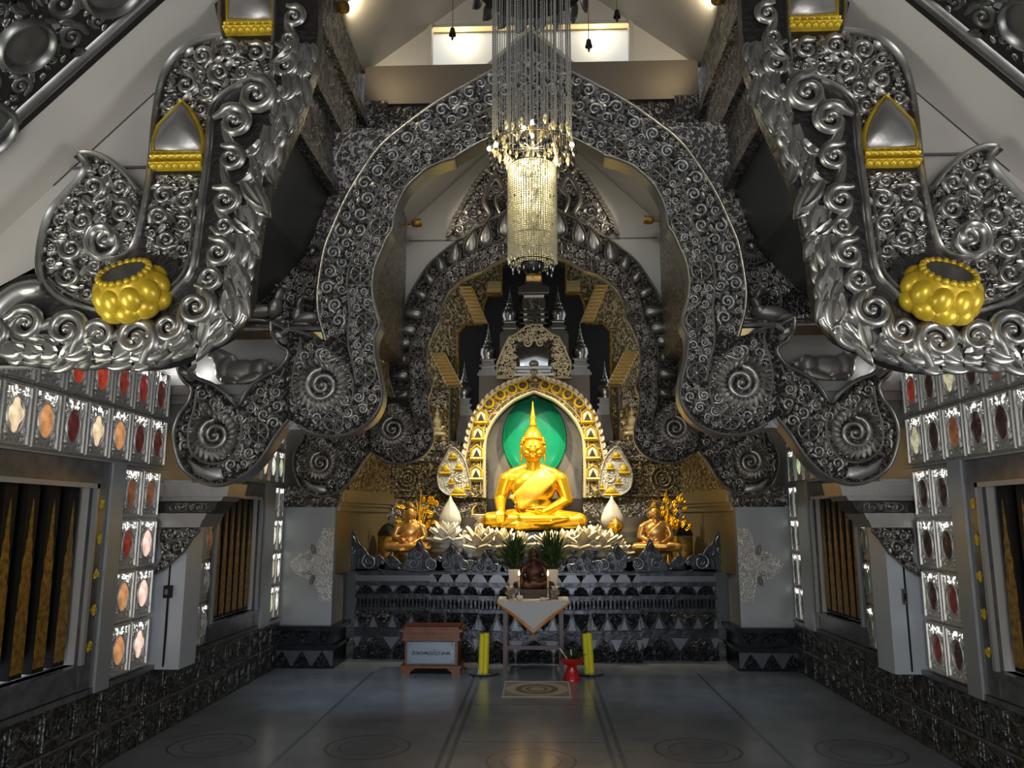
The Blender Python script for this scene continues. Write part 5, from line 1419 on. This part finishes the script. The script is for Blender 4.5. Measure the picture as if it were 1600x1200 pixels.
# bud-shaped fans on stems
for sd, x in ((-1, 703), (1, 957)):
    sn = 'left' if sd < 0 else 'right'
    p, tp = on(x, 838, 9.9), on(x, 774, 9.9)
    root = thing('ceremonial_fan', ('pale bud-shaped ceremonial fan left of the golden statue', 'pale bud-shaped ceremonial fan right of the golden statue, over a gilt cup')[sd > 0], 'fan', p)
    H = tp[2] - p[2]; d = MB(FY(9.9)); c = (p[0], p[2])
    pl = [(c[0] + a * .135, c[1] + b_ * H) for a, b_ in cr([(0, 1), (-.16, .88), (-.5, .74), (-.85, .55), (-1, .40), (-.85, .28), (-.5, .20), (0, .17), (.5, .20), (.85, .28), (1, .40), (.85, .55), (.5, .74), (.16, .88)], 2, True)]
    d.dome_poly(pl, 0, .07, steps=5); d.prism(pl, -.015, 0); d.build('blade', 'white', root, 80)
    d = MB(FY(9.9))
    for k in range(4):
        sc_ = 1 - .2 * k; d.ribbon([(c[0] + (x_ - c[0]) * sc_, c[1] + .42 * H + (z - c[1] - .42 * H) * sc_) for x_, z in pl], .012, .012, .05 * math.sin(math.acos(sc_)) if sc_ < 1 else 0, closed=True)
    d.build('petal_ridge', 'petal', root, 60)
    MB().lathe([(.07, 0), (.06, .02), (.03, .06), (.022, .2 * H), (.05, .24 * H)], p, 14).build('stem', 'white', root, 60)
# foil lotus sprays: many upturned petals
def spray(x, y, Y, size, m, label, seed, fan=0.0):
    p = on(x, y, Y); root = thing('flower_spray', label, 'flower arrangement', p); rs = random.Random(seed)
    MB().lathe([(size * .30, 0), (size * .36, size * .1), (size * .2, size * .35), (size * .12, size * .4)], p, 14).build('cup', m, root, 60)
    for ring, (n, el, L) in enumerate(((9, .15, .95), (9, .6, 1.0), (7, 1.0, .95), (4, 1.35, .85))):
        for k in range(n):
            a = 2 * PI * k / n + ring * .4 + rs.uniform(-.15, .15)
            dr = Vector((math.cos(a) * math.cos(el), math.sin(a) * math.cos(el) * .7, math.sin(el))); tn = Vector((-math.sin(a), math.cos(a), 0))
            d = MB(FREE(Vector(p) + Vector((0, 0, size * .3)), dr, tn)); d.leaf((size * .05, 0), 0, size * L * rs.uniform(.85, 1.1), size * .46, 0, 0, size * .14, 6)
            o = d.build('petal', m, root, 70)
    return root
spray(697, 858, 9.56, .27, 'white', 'large white lotus spray below the left ceremonial fan', 1)
spray(750, 872, 9.50, .30, 'petal', 'silver foil flower spray left of the dark green plants', 2)
spray(782, 870, 9.54, .27, 'petal', 'silver foil flower spray just behind the left plant', 3)
spray(884, 871, 9.54, .27, 'petal', 'silver foil flower spray just behind the right plant', 4)
spray(910, 872, 9.50, .30, 'petal', 'bright silver foil flower spray right of the dark plants', 5)
spray(942, 872, 9.52, .28, 'petal', 'cream foil flower spray below the glass-domed bowl', 6)
spray(966, 876, 9.50, .20, 'petal', 'gilt foil flower spray at the right end of the offerings', 7)
spray(766, 858, 9.66, .19, 'petal', 'small foil flower spray below the left knee of the golden statue', 8)
spray(897, 858, 9.66, .19, 'petal', 'small foil flower spray below the right knee of the golden statue', 9)
spray(812, 862, 9.62, .20, 'petal', 'pale foil flower spray behind the dark statue, left of its head', 10)
spray(854, 862, 9.62, .20, 'petal', 'pale foil flower spray behind the dark statue, right of its head', 11)
spray(925, 856, 9.62, .22, 'petal', 'pale foil flower spray just below the right glass dome', 12)
for k, (x, y, Y, lab) in enumerate(((735, 868, 9.44, 'white bird figurine facing right among the offerings'), (719, 860, 9.47, 'white bird figurine standing behind the crest leaf, left of its twin'))):
    p = on(x, y, Y); root = thing('bird_figurine', lab, 'figurine', p, 'white bird figurines')
    q = MB(); q.ball((p[0], Y, p[2] + .075), (.085, .055, .06), 16, 10); q.capsule((p[0] + .05, Y, p[2] + .10), .028, (p[0] + .045, Y, p[2] + .20), .017); q.ball((p[0] + .055, Y, p[2] + .215), (.03, .022, .024)); q.capsule((p[0] - .06, Y, p[2] + .09), .03, (p[0] - .12, Y, p[2] + .13), .01)
    q.capsule((p[0], Y, p[2] + .03), .03, (p[0], Y, p[2] + .0), .035); remesh(q.build('body', 'white', root, 180), .008, 2)
    MB().capsule((p[0] + .08, Y, p[2] + .213), .010, (p[0] + .11, Y, p[2] + .205), .004, 8).build('beak', 'orange_trim', root, 60)
# glass-domed bowls
for k, (x, y, lab, r) in enumerate(((927, 846, 'silver footed bowl with a white flower under a glass dome, by the right knee', .12), (748, 822, 'small footed dish under a glass dome beside the left end of the cornice', .10))):
    p = on(x, y, 9.8); root = thing('footed_bowl', lab, 'bowl', p)
    MB().lathe([(r * .6, 0), (r * .55, .02), (r * .25, .05), (r * .3, .07), (r * .85, .11), (r, .14), (r * .95, .145), (r * .8, .12), (r * .2, .10)], p, 22).build('bowl', 'petal', root, 60)
    d = MB()
    for j in range(9):
        a = j * 2.4; d.M = FREE((p[0], p[1], p[2] + .13), (math.cos(a) * .8, math.sin(a) * .8, .6), (-math.sin(a), math.cos(a), 0)); d.leaf((.0, 0), 0, r * .55, r * .35, 0, 0, .01, 4)
    d.build('flower', 'white', root, 60)
    MB().lathe([(r * .92, .145), (r * .9, .20), (r * .7, .25), (r * .35, .28), (.004, .29)], p, 22, cap=False).build('glass_dome', 'glass', root, 80)
p = on(962, 846, 9.72); root = thing('gilt_cup', 'gilt footed cup in front of the right ceremonial fan', 'cup', p)
MB().lathe([(.06, 0), (.05, .02), (.02, .05), (.02, .09), (.07, .12), (.10, .17), (.095, .21), (.085, .21), (.08, .17), (.02, .13)], p, 20).build('bowl', 'gold', root, 60)
MB().lathe([(.088, .205), (.06, .25), (.02, .28), (.004, .31)], p, 18).build('lid', 'gold_brown', root, 60)
p = on(1050, 886, 9.46); root = thing('tea_light', 'small lit tea light at the right side of the altar top', 'candle', (p[0], 9.5, 1.015))
MB().lathe([(.035, 0), (.035, .03), (.03, .03)], (p[0], 9.5, 1.016), 14).build('cup', 'chrome', root, 60); MB().ball((p[0], 9.5, 1.07), (.014, .014, .026), 8, 6).build('flame', 'flame', root, 80)
for k, (x, y, lab) in enumerate(((606, 836, 'black covered hat-shaped offering box left of the left monk statue'), (1066, 836, 'black covered offering box right of the right monk statue'))):
    p = on(x, y, 10.0); root = thing('covered_box', lab, 'box', (p[0], 10.0, 1.015))
    MB().lathe([(.125, 0), (.125, p[2] - 1.03), (.12, p[2] - 1.02)], (p[0], 10.0, 1.016), 18).build('drum', 'gold_brown', root, 40); MB().lathe([(.135, 0), (.12, .05), (.07, .12), (.04, .14), (.004, .15)], (p[0], 10.0, p[2] - .003), 18).build('lid', 'black', root, 60)
p = on(1004, 846, 9.9); root = thing('oil_lamp', 'slender metal lamp with curled handles left of the right monk statue', 'lamp', (p[0], 9.7, 1.14))
MB().lathe([(.07, 0), (.05, .02), (.02, .06), (.02, .14), (.07, .18), (.08, .22), (.03, .25), (.012, .30), (.02, .34), (.004, .40)], (p[0], 9.7, 1.141), 16).build('base', 'silver', root, 60)
d = MB()
for s in (-1, 1): d.tube([(p[0] + s * .02, 9.7, 1.40), (p[0] + s * .07, 9.7, 1.46), (p[0] + s * .10, 9.7, 1.42), (p[0] + s * .075, 9.7, 1.38)], .007, 6)
d.build('handle', 'silver', root, 60)

# ---------------------------------------------------------------- small table with its cloth, dark statue, vases and candles
TZ = .742; TX = -.008
root = thing('offering_table', 'small dark table under a white cloth in front of the altar', 'table', (TX, 8.9, 0))
MB().box(TX - .35, TX + .35, 8.62, 9.10, TZ - .045, TZ - .004).build('tabletop', 'dark_wood', root, 0)
for sx in (-1, 1):
    for y in (8.66, 9.06):
        x = TX + sx * .30; MB().box(x - .022, x + .022, y - .022, y + .022, 0, TZ - .045).build('leg', 'table_leg', root, 0)
MB().box(TX - .30, TX + .30, 8.65, 8.67, .24, .28).build('stretcher', 'table_leg', root, 0)
root = thing('tablecloth', 'white tablecloth with an orange-edged point hanging from the small table', 'tablecloth', (TX, 8.9, TZ))
hw, yf = .385, 8.605
d = MB(); N = 14
d.box(TX - hw, TX + hw, yf, 9.12, TZ - .003, TZ + .002)
tipz = at(835, 989, 8.6)[1]
vs, fs = [], []
for j in range(N + 1):
    t = j / N
    for i in range(N + 1):
        e = (i / N - .5) * 2; x = TX + e * hw * (1 - t); z = TZ - (TZ - tipz) * t - .0
        vs.append((x, yf - .012 - .010 * math.sin(e * 5 * (1 - t) + 1) * t - .012 * t, z))
for j in range(N):
    for i in range(N): k = j * (N + 1) + i; fs.append((k, k + 1, k + N + 2, k + N + 1))
d.add(vs, fs); d.build('cloth', 'cloth', root, 60)
tip = vs[-1 - N // 2]
for off, rr in ((0, .010), (.022, .005)):
    d = MB()
    d.tube([(TX - hw - .004, yf - .018, TZ - .01 - off * .0), (TX - hw * .5, yf - .03, (TZ + tipz) / 2 + off), (TX, yf - .036, tipz + off * 1.6), (TX + hw * .5, yf - .03, (TZ + tipz) / 2 + off), (TX + hw + .004, yf - .018, TZ - .01)], rr, 6)
    d.build('orange_border', 'orange_trim', root, 60)
MB().ball((TX, yf - .03, tipz - .03), (.012, .012, .022), 8, 6).build('tassel', 'orange_trim', root, 60)
p = on(834, 912, 9.0)
base = thing('tiered_stand', 'low dark tiered stand below the dark seated statue on the table', 'stand', (TX, 8.98, TZ + .003))
MB().box(TX - .20, TX + .20, 8.86, 9.10, TZ + .003, TZ + .05).box(TX - .17, TX + .17, 8.89, 9.09, TZ + .05, TZ + .10).build('tier', 'dark_wood', base, 0)
seated('dark_statue', 'dark brown wooden seated statue in the middle of the table', 'statue', (TX + .005, 9.0, TZ + .10), .34, .007, 'dark_wood', 'dark_wood', 'dark_wood', touch=True, flame=False)
for sd, px in ((-1, 806), (1, 866)):
    sn = 'left' if sd < 0 else 'right'
    x = TX + sd * .215
    root = thing('vase', 'square pale vase on the table, %s of the dark statue' % sn, 'vase', (x, 9.04, TZ + .003))
    d = MB()
    for z0, z1, r0, r1 in ((0, .30, .062, .085),):
        vs = [(x + sx * r, 9.045 + sy * r, TZ + .003 + z) for z, r in ((z0, r0 * .75), (z1, r1 * .75)) for sx, sy in ((-1, -1), (1, -1), (1, 1), (-1, 1))]
        d.add(vs, [(0, 1, 2, 3), (4, 5, 6, 7), (0, 1, 5, 4), (1, 2, 6, 5), (2, 3, 7, 6), (3, 0, 4, 7)])
    d.build('body', 'pale_pot', root, 0)
    d = MB().box(x - .066, x + .066, 9.045 - .066, 9.045 + .066, TZ + .295, TZ + .31); d.build('lip', 'pale_pot', root, 0)
    rs = random.Random(20 + sd)
    pl = thing('potted_plant', 'bushy dark green plant with narrow leaves in the %s vase' % sn, 'plant', (x, 9.05, TZ + .30))
    d = MB(); st = MB()
    for k in range(180):
        a = rs.uniform(0, 2 * PI); el = rs.uniform(.15, 1.45); L = rs.uniform(.14, .34); h = rs.uniform(0, .20)
        dr = Vector((math.cos(a) * math.cos(el), math.sin(a) * math.cos(el) * .8, math.sin(el)))
        d.M = FREE((x + rs.uniform(-.045, .045), 9.05 + rs.uniform(-.04, .04), TZ + .30 + h), dr, Vector((-math.sin(a), math.cos(a), .2)))
        d.leaf((0, 0), 0, L, .026, rs.uniform(-.3, .3), 0, .004, 5)
    for k in range(9):
        a = rs.uniform(0, 6.28); st.tube([(x, 9.05, TZ + .25), (x + .05 * math.cos(a), 9.05 + .05 * math.sin(a), TZ + .50)], .005, 5)
    d.build('foliage', 'leaf', pl, 60)['kind'] = 'stuff'; st.build('stem', 'leaf', pl, 60)
    # candlestick with lit candle
    cx = on(811 if sd < 0 else 856, 890, 8.74)[0]
    root = thing('candlestick', 'metal candlestick with a lit candle, %s of the dark statue' % sn, 'candle', (cx, 8.74, TZ + .003))
    MB().lathe([(.035, 0), (.03, .012), (.010, .025), (.013, .06), (.008, .08), (.012, .11), (.02, .125), (.02, .14), (.012, .14)], (cx, 8.74, TZ + .003), 14).build('stick', 'silver', root, 60)
    MB().lathe([(.009, 0), (.008, .11), (.006, .115)], (cx, 8.74, TZ + .14), 10).build('candle', 'white_wax', root, 60)
    MB().lathe([(.002, 0), (.010, .012), (.011, .022), (.006, .042), (.0008, .058)], (cx, 8.74, TZ + .258), 10).build('flame', 'flame', root, 80)
for k, (px, lab, m_, h) in enumerate(((812, 'small white ball-shaped pot at the front left of the table', 'white', .05), (848, 'small white dish right of centre on the table', 'white', .03))):
    x = on(px, 925, 8.70)[0]; root = thing('offering_cup', lab, 'cup', (x, 8.70, TZ + .003))
    MB().lathe([(.02, 0), (.034, .3 * h), (.038, .6 * h), (.03, h), (.024, h), (.028, .6 * h)], (x, 8.69, TZ + .003), 16).build('cup', m_, root, 70); MB().lathe([(.024, 0), (.0005, .001)], (x, 8.69, TZ + .003 + h * .8), 14, cap=False).build('filling', 'pale_pot', root, 70)
for k, (x, lab) in enumerate(((-.26, 'ornate silver bowl at the left edge of the table'), (.24, 'ornate silver bowl at the right edge of the table'))):
    root = thing('silver_bowl', lab, 'bowl', (TX + x, 8.80, TZ + .003))
    MB().lathe([(.04, 0), (.03, .015), (.015, .035), (.05, .06), (.062, .10), (.055, .10), (.04, .06)], (TX + x, 8.8, TZ + .003), 18).build('bowl', 'silver', root, 60)
    d = MB()
    for j in range(7):
        a = j * .9; d.M = FREE((TX + x, 8.8, TZ + .09), (math.cos(a), math.sin(a), 1.2), (-math.sin(a), math.cos(a), 0)); d.leaf((0, 0), 0, .07, .03, .3, 0, .01, 4)
    d.build('flower', 'petal', root, 60)

# ---------------------------------------------------------------- things standing on the floor
bx0, bx1, by = -1.385, -.785, 8.56
root = thing('donation_box', 'reddish brown wooden donation box with a pale engraved front plate', 'box', (-1.08, 8.75, 0))
MB().box(bx0 + .02, bx1 - .02, by + .01, by + .38, .09, .34).build('body', 'wood', root, 0)
d = MB().box(bx0 - .01, bx1 + .01, by - .02, by + .41, .34, .365).box(bx0 - .0, bx1 + .0, by - .01, by + .40, .365, .43).box(bx0 - .03, bx1 + .03, by - .035, by + .43, .43, .455); d.box(bx0 + .01, bx1 - .01, by + .0, by + .39, .455, .475); d.build('lid', 'wood', root, 0)
d = MB().box(bx0 - .02, bx1 + .02, by - .03, by + .41, .065, .09)
for x in (bx0 - .01, bx1 - .08):
    d.box(x, x + .09, by - .02, by + .06, 0, .065); d.box(x, x + .09, by + .33, by + .40, 0, .065)
for s, x in ((1, bx0 + .08), (-1, bx1 - .08)): d.add([(x, by - .015, .065), (x + s * .06, by - .015, .065), (x, by - .015, .02), (x, by + .005, .065), (x + s * .06, by + .005, .065), (x, by + .005, .02)], [(0, 1, 2), (3, 4, 5), (0, 1, 4, 3), (1, 2, 5, 4), (2, 0, 3, 5)])
d.build('plinth', 'wood', root, 0)
MB().box(bx0 + .045, bx1 - .045, by + .0, by + .012, .10, .335).build('front_plate', 'plate', root, 0)
fr = FY(by); pl0 = -1.385 + .045; pw = .51
d = MB(fr); d.ribbon([(pl0 + .006, .106), (pl0 + pw - .006, .106), (pl0 + pw - .006, .329), (pl0 + .006, .329)], .012, .006, 0, closed=True)
for sx in (0, 1):
    for sz in (0, 1): d.volute((pl0 + .03 + sx * (pw - .06), .13 + sz * .175), .018, 1 if sx == sz else -1, 1, 1.3, 0)
d.build('plate_border', 'plate', root, 50)
# the single line of engraved script on the plate
d = MB(fr); x = pl0 + .05
GL = [[(0, 1.2), (.5, 1.3), (.9, .8), (.3, .4), (0, 0), (.9, .1)], [(0, .9), (.3, 1), (.3, 0), (.6, .1)], [(0, 0), (.1, .9), (.5, 1), (.6, 0)], [(0, 1), (.2, .2), (.6, 0), (.9, .9)], [(0, .3), (.4, 0), (.8, .4), (.5, 1), (.1, .8)], [(0, 1.5), (.4, 1.7), (.7, 1.4)],
      [(0, .2), (.3, 1), (.6, .1), (.9, 1), (1.1, 0)], [(0, 0), (.2, .9), (.5, .3), (.8, 1)], [(.2, 1), (0, .4), (.3, 0), (.8, .2), (.9, .8), (.5, 1.1)], [(0, 1), (.5, .9), (.4, .1), (.9, 0)]]
seq = [0, 1, 2, 7, 4, 3, 6, 3, 8, 4, 5, 9, 8, 2, 4, 7, 3, 6]
for g in seq:
    d.ribbon(cr([(x + a * .026, .197 + b_ * .030) for a, b_ in GL[g]], 4), .0055, .004, .0005); x += (.022 if g != 5 else .002) + .0012
d.build('script', 'plate_dark', root, 60)
for sd, (x, y, lab) in ((-1, (-.535, 8.58, 'yellow pillar candle on a silver saucer beside the donation box')), (1, (.578, 8.62, 'yellow pillar candle on a silver saucer beside the red bowl'))):
    root = thing('pillar_candle', lab, 'candle', (x, y, .0), 'yellow pillar candles on the floor')
    MB().lathe([(.11, .0), (.13, .006), (.155, .022), (.16, .026), (.15, .027), (.11, .012), (.02, .011)], (x, y, 0.001), 30).build('saucer', 'chrome', root, 60)
    d = MB(); tl = .02 * -sd if sd > 0 else .012
    for k, (px_, py_) in enumerate(((-.02, 0), (.022, .01))):
        d.tube([(x + px_, y + py_, .013), (x + px_ + tl * .5, y + py_, .22), (x + px_ + tl, y + py_, .41 + .008 * k)], [.034, .033, .031], 14)
    d.build('wax', 'yellow_wax', root, 50)
    MB().tube([(x - .02 + tl, y, .405), (x - .018 + tl, y, .43)], .003, 5).build('wick', 'black', root, 60)
    MB().tube([(x - .05, y - .02, .012), (x - .045, y - .03, .05), (x - .02, y - .035, .06)], .006, 6).build('holder_clip', 'chrome', root, 60)
bx, by_ = .385, 8.30
root = thing('pedestal_bowl', 'red lacquered pedestal bowl holding green leaves and white sticks', 'bowl', (bx, by_, 0))
MB().lathe([(.085, .0), (.088, .01), (.075, .03), (.062, .08), (.048, .13), (.05, .145), (.09, .165), (.122, .20), (.128, .225), (.118, .225), (.10, .20), (.03, .17)], (bx, by_, 0), 30).build('bowl', 'red', root, 60)
pl = thing('leaf_bunch', 'bunch of dark green leaves lying in the red pedestal bowl', 'leaves', (bx, by_, .20)); rs = random.Random(9)
d = MB()
for k in range(70):
    a = rs.uniform(0, 6.28); el = rs.uniform(.1, 1.2)
    d.M = FREE((bx + rs.uniform(-.05, .05), by_ + rs.uniform(-.05, .05), .195), (math.cos(a) * math.cos(el), math.sin(a) * math.cos(el), math.sin(el)), (-math.sin(a), math.cos(a), .1)); d.leaf((0, 0), 0, rs.uniform(.06, .15), .03, rs.uniform(-.6, .6), 0, .005, 4)
d.build('foliage', 'leaf', pl, 60)['kind'] = 'stuff'
for k, (a, b_, lab) in enumerate((((-.03, 0), (-.12, .31), 'white stick leaning left out of the red bowl'), ((.0, .02), (-.01, .30), 'white stick standing upright in the red bowl'))):
    o = MB().tube([(bx + a[0], by_, .185), (bx + b_[0], by_ - .01, b_[1])], .008, 8).build('incense_stick', 'white', None, 60); tag(o, lab, 'stick', 'white sticks in the red bowl')
m = mat('woven_rug', (.45, .42, .34), 0.0, .9); nt = m.node_tree; b = nt.nodes['Principled BSDF']
tc = nt.nodes.new('ShaderNodeTexCoord'); mp = nt.nodes.new('ShaderNodeMapping'); mp.inputs['Location'].default_value = (-.03 / .32, -7.83 / .34, 0); mp.inputs['Scale'].default_value = (1 / .32, 1 / .34, 0)
nt.links.new(tc.outputs['Object'], mp.inputs[0])
ln_ = nt.nodes.new('ShaderNodeVectorMath'); ln_.operation = 'LENGTH'; nt.links.new(mp.outputs[0], ln_.inputs[0])
rp = nt.nodes.new('ShaderNodeValToRGB'); nt.links.new(ln_.outputs['Value'], rp.inputs[0]); rp.color_ramp.interpolation = 'CONSTANT'
els = rp.color_ramp.elements; els[0].color = (.45, .42, .33, 1); els[1].position = .22; els[1].color = (.20, .17, .10, 1)
for p_, c_ in ((.34, (.40, .37, .28, 1)), (.44, (.18, .16, .10, 1)), (.64, (.46, .43, .34, 1)), (.92, (.27, .24, .19, 1))):
    e = els.new(p_); e.color = c_
nt.links.new(rp.outputs[0], b.inputs['Base Color']); M['rug'] = m
root = thing('rug', 'small cream rug with a round woven pattern on the floor', 'rug', (.03, 7.83, 0))
MB().box(-.29, .35, 7.48, 8.18, .001, .012).build('pile', 'rug', root, 0)
d = MB(FREE((0, 0, .012), (1, 0, 0), (0, 1, 0))); d.ribbon([(-.28, 7.49), (.34, 7.49), (.34, 8.17), (-.28, 8.17)], .025, .004, closed=True); d.build('border', 'pale_pot', root, 0)

# ---------------------------------------------------------------- chandelier
CXc, CYc = at(831, 200, 4.9)[0], 4.9
ZT = 5.35
AL = lambda y: at(831, y, CYc)[1]
root = thing('chandelier', 'tall crystal chandelier of hanging bead strings in front of the middle arch', 'chandelier', (CXc, CYc, ZT))
pxc = 4.9 / F_PX * 1.06
MB().lathe([(.40, 0), (.42, .04), (.30, .08), (.10, .14), (.02, .5)], (CXc, CYc, ZT - .05), 28).build('canopy', 'patina', root, 60)
d = MB()
for k in range(18):
    a = 2 * PI * k / 18; d.M = FREE((CXc + .38 * math.cos(a), CYc + .38 * math.sin(a), ZT - .03), (math.cos(a) * .3, math.sin(a) * .3, -1), (-math.sin(a), math.cos(a), 0)); d.leaf((0, 0), 0, .15, .10, .4, 0, .03, 5)
d.build('canopy_leaf', 'silver_far', root, 60)
rs = random.Random(77)
def strand(a, r, zt, zb, rb, bead, m, name='bead_string', seg=4):
    x, y = CXc + r * math.cos(a), CYc + r * math.sin(a)
    n = int((zt - zb) / bead); prof = []
    for k in range(n):
        z = -k * bead; prof += [(.0012, z), (rb, z - bead * .5)]
    prof.append((.0012, zb - zt))
    return MB().lathe(prof, (x, y, zt), seg, cap=False).build(name, m, root, 60)
R1 = 63 * pxc
for k in range(66):
    a = 2 * PI * k / 66; strand(a, R1 * (1 if k % 3 else .93), ZT, AL(215 + rs.uniform(-8, 10)), .0036, .020, 'bead_veil')
for k in range(26):
    a = 2 * PI * k / 26 + .1; strand(a, R1 * .62, ZT, AL(220), .0038, .020, 'bead_veil')
R2 = 37 * pxc
for k in range(56):
    a = 2 * PI * k / 56; strand(a, R2, AL(262), AL(412 + rs.uniform(-5, 3)), .0095, .015, 'bead_cream', seg=5)
def drops(n, r, y, dy, size, m, name, jit=.012):
    for k in range(n):
        a = 2 * PI * k / n + rs.uniform(-.1, .1); rr = r + rs.uniform(-jit, jit); z = AL(y + rs.uniform(-dy, dy)); s_ = size * rs.uniform(.7, 1.25)
        MB().lathe([(.001, s_), (s_ * .32, s_ * .4), (s_ * .42, 0), (s_ * .25, -s_ * .6), (.001, -s_)], (CXc + rr * math.cos(a), CYc + rr * math.sin(a), z), 6, cap=False).build(name, m, root, 20)
drops(26, R1, 158, 12, .022, 'bead_dark', 'dark_drop'); drops(44, R1 * 1.02, 236, 17, .036, 'bead_dark', 'dark_drop', .03); drops(44, R1 * .95, 228, 16, .036, 'bead_gold', 'amber_drop', .03); drops(24, R1 * .75, 240, 16, .034, 'bead_gold', 'amber_drop', .03)
drops(22, R2 * 1.1, 250, 10, .030, 'bead_gold', 'amber_drop'); drops(22, R2 * 1.02, 318, 4, .014, 'bead_dark', 'dark_drop'); drops(20, R2 * .98, 357, 4, .013, 'bead_dark', 'dark_drop'); drops(16, R2 * .8, 420, 8, .026, 'bead_dark', 'dark_drop')
for y, r in ((232, R1), (262, R2), (330, R2), (372, R2 * .94), (412, R2 * .9)):
    d = MB(); ring = [(CXc + r * math.cos(2 * PI * k / 32), CYc + r * math.sin(2 * PI * k / 32), AL(y)) for k in range(33)]; d.tube(ring, .0035, 6, cap=False); d.build('ring', 'bead_dark' if y > 240 else 'gold_brown', root, 60)
d = MB()
for k in range(6):
    a = PI * k / 6; d.tube([(CXc - R1 * math.cos(a), CYc - R1 * math.sin(a), AL(232)), (CXc + R1 * math.cos(a), CYc + R1 * math.sin(a), AL(232))], .004, 5)
d.tube([(CXc, CYc, ZT), (CXc, CYc, AL(300))], .004, 6); d.build('spoke', 'patina', root, 60)
MB().lathe([(R2 * .5, 0), (R2 * .5, -.02), (R2 * .35, -.05), (.03, -.07)], (CXc, CYc, AL(412)), 20).build('bottom_cup', 'patina', root, 60)
for k, (dx, y, dy) in enumerate(((-12, 223, -.2), (2, 214, -.2), (0, 237, -.22), (-12, 266, -.12), (8, 266, -.12), (-66, 240, -.08), (-56, 236, -.1), (62, 236, -.08), (-20, 250, .12), (18, 248, .12))):
    MB().ball((CXc + dx * pxc, CYc + dy, AL(y)), .016, 10, 8).build('bulb', 'bulb', root, 80)
lamp('chandelier_light', 'POINT', (CXc, CYc, AL(250)), 14, (1.0, .86, .60), soft=.02)
lamp('chandelier_light_low', 'POINT', (CXc, CYc, AL(300)), 9, (1.0, .92, .66), soft=.02)

# small bells hanging under the tie beam
for (x, y0, y1, lab) in ((707, -20, 52, 'small dark bell on a cord before the left half of the bright opening'), (920, -20, 70, 'small dark bell on a cord before the right half of the bright opening'), (964, -30, 24, 'small dark bell on a cord beside the right end of the opening')):
    Yb = 6.3; a, b_ = at(x, y0, Yb), at(x, y1, Yb)
    root = thing('hanging_bell', lab, 'bell', (b_[0], Yb, b_[1]))
    MB().tube([(b_[0], Yb, min(a[1] + .2, 6.3)), (b_[0], Yb, b_[1] + .05)], .004, 5).build('cord', 'gold_brown', root, 60)
    MB().lathe([(.005, .06), (.02, .045), (.026, .01), (.034, -.02), (.03, -.02), (.02, .0)], (b_[0], Yb, b_[1]), 12).build('bell', 'patina', root, 60)
    MB().ball((b_[0], Yb, b_[1] - .05), (.010, .006, .022), 8, 6).build('clapper', 'patina', root, 60)

# ---------------------------------------------------------------- spotlights and the other lamps of the hall
def spotlight(label, loc, target, e, col, ang=60):
    root = thing('spotlight', label, 'lamp', loc)
    dr = (Vector(target) - Vector(loc)).normalized(); L = Vector(loc)
    MB(FREE(L, dr.orthogonal(), dr.cross(dr.orthogonal()))).lathe([(.035, -.10), (.05, -.06), (.05, .0), (.044, .0)], (0, 0, 0), 16).build('housing', 'gold_brown', root, 60)
    MB(FREE(L, dr.orthogonal(), dr.cross(dr.orthogonal()))).lathe([(.0005, -.008), (.043, -.008)], (0, 0, 0), 16, cap=False).build('lens', 'bulb', root, 60)
    MB().tube([tuple(L - dr * .06), tuple(L - dr * .06 + Vector((math.copysign(.16, loc[0]), 0, -.02)))], .012, 8).build('arm', 'gold_brown', root, 60)
    lamp('spot_beam', 'SPOT', tuple(L + dr * .02), e, col, target=target, spot=ang, blend=.6, soft=.05)
for sd, sn in SIDES:
    spotlight('warm spotlight on the upper %s ledge by the tie beam' % sn, (sd * abs(at(540, 12, 6.1)[0]), 6.1, at(540, 12, 6.1)[1]), (sd * 1.1, 6.9, 6.5), 26, (1.0, .84, .52), 120)
    spotlight('warm spotlight on the %s beam end behind the middle arch' % sn, (sd * 1.30, 8.62, 5.02), (sd * .2, 8.95, 5.3), 14, (1.0, .88, .66), 80)
    lamp('statue_beam', 'SPOT', (sd * .92, 9.12, 4.15), 430, (1.0, .84, .52), target=(sd * -.02, 10.1, 2.2), spot=66, blend=.8, soft=.04)
    lamp('offering_beam', 'SPOT', (sd * .98, 9.12, 4.10), 260, (1.0, .82, .52), target=(sd * .35, 9.7, 1.25), spot=40, blend=.8, soft=.04)
    lamp('monk_beam', 'SPOT', (sd * 1.08, 9.12, 4.0), 60, (1.0, .72, .36), target=(sd * 1.5, 9.65, 1.3), spot=20, blend=.8, soft=.04)
    lamp('recess_light', 'POINT', (sd * 1.55, 9.5, 3.0), 11, (1.0, .78, .40), soft=.02)
    lamp('loft_light', 'POINT', (sd * .75, 7.5, 6.9), 9, (1.0, .88, .62), soft=.03)
    lamp('gable_wash', 'POINT', (sd * .8, 7.5, 5.25), 8, (1.0, .92, .78), soft=.03)
for sd in (-1, 1):
    cx = on(811 if sd < 0 else 856, 890, 8.74)[0]
    lamp('candle_glow', 'POINT', (cx, 8.74, TZ + .29), 2.2, (1.0, .55, .2), soft=.012)
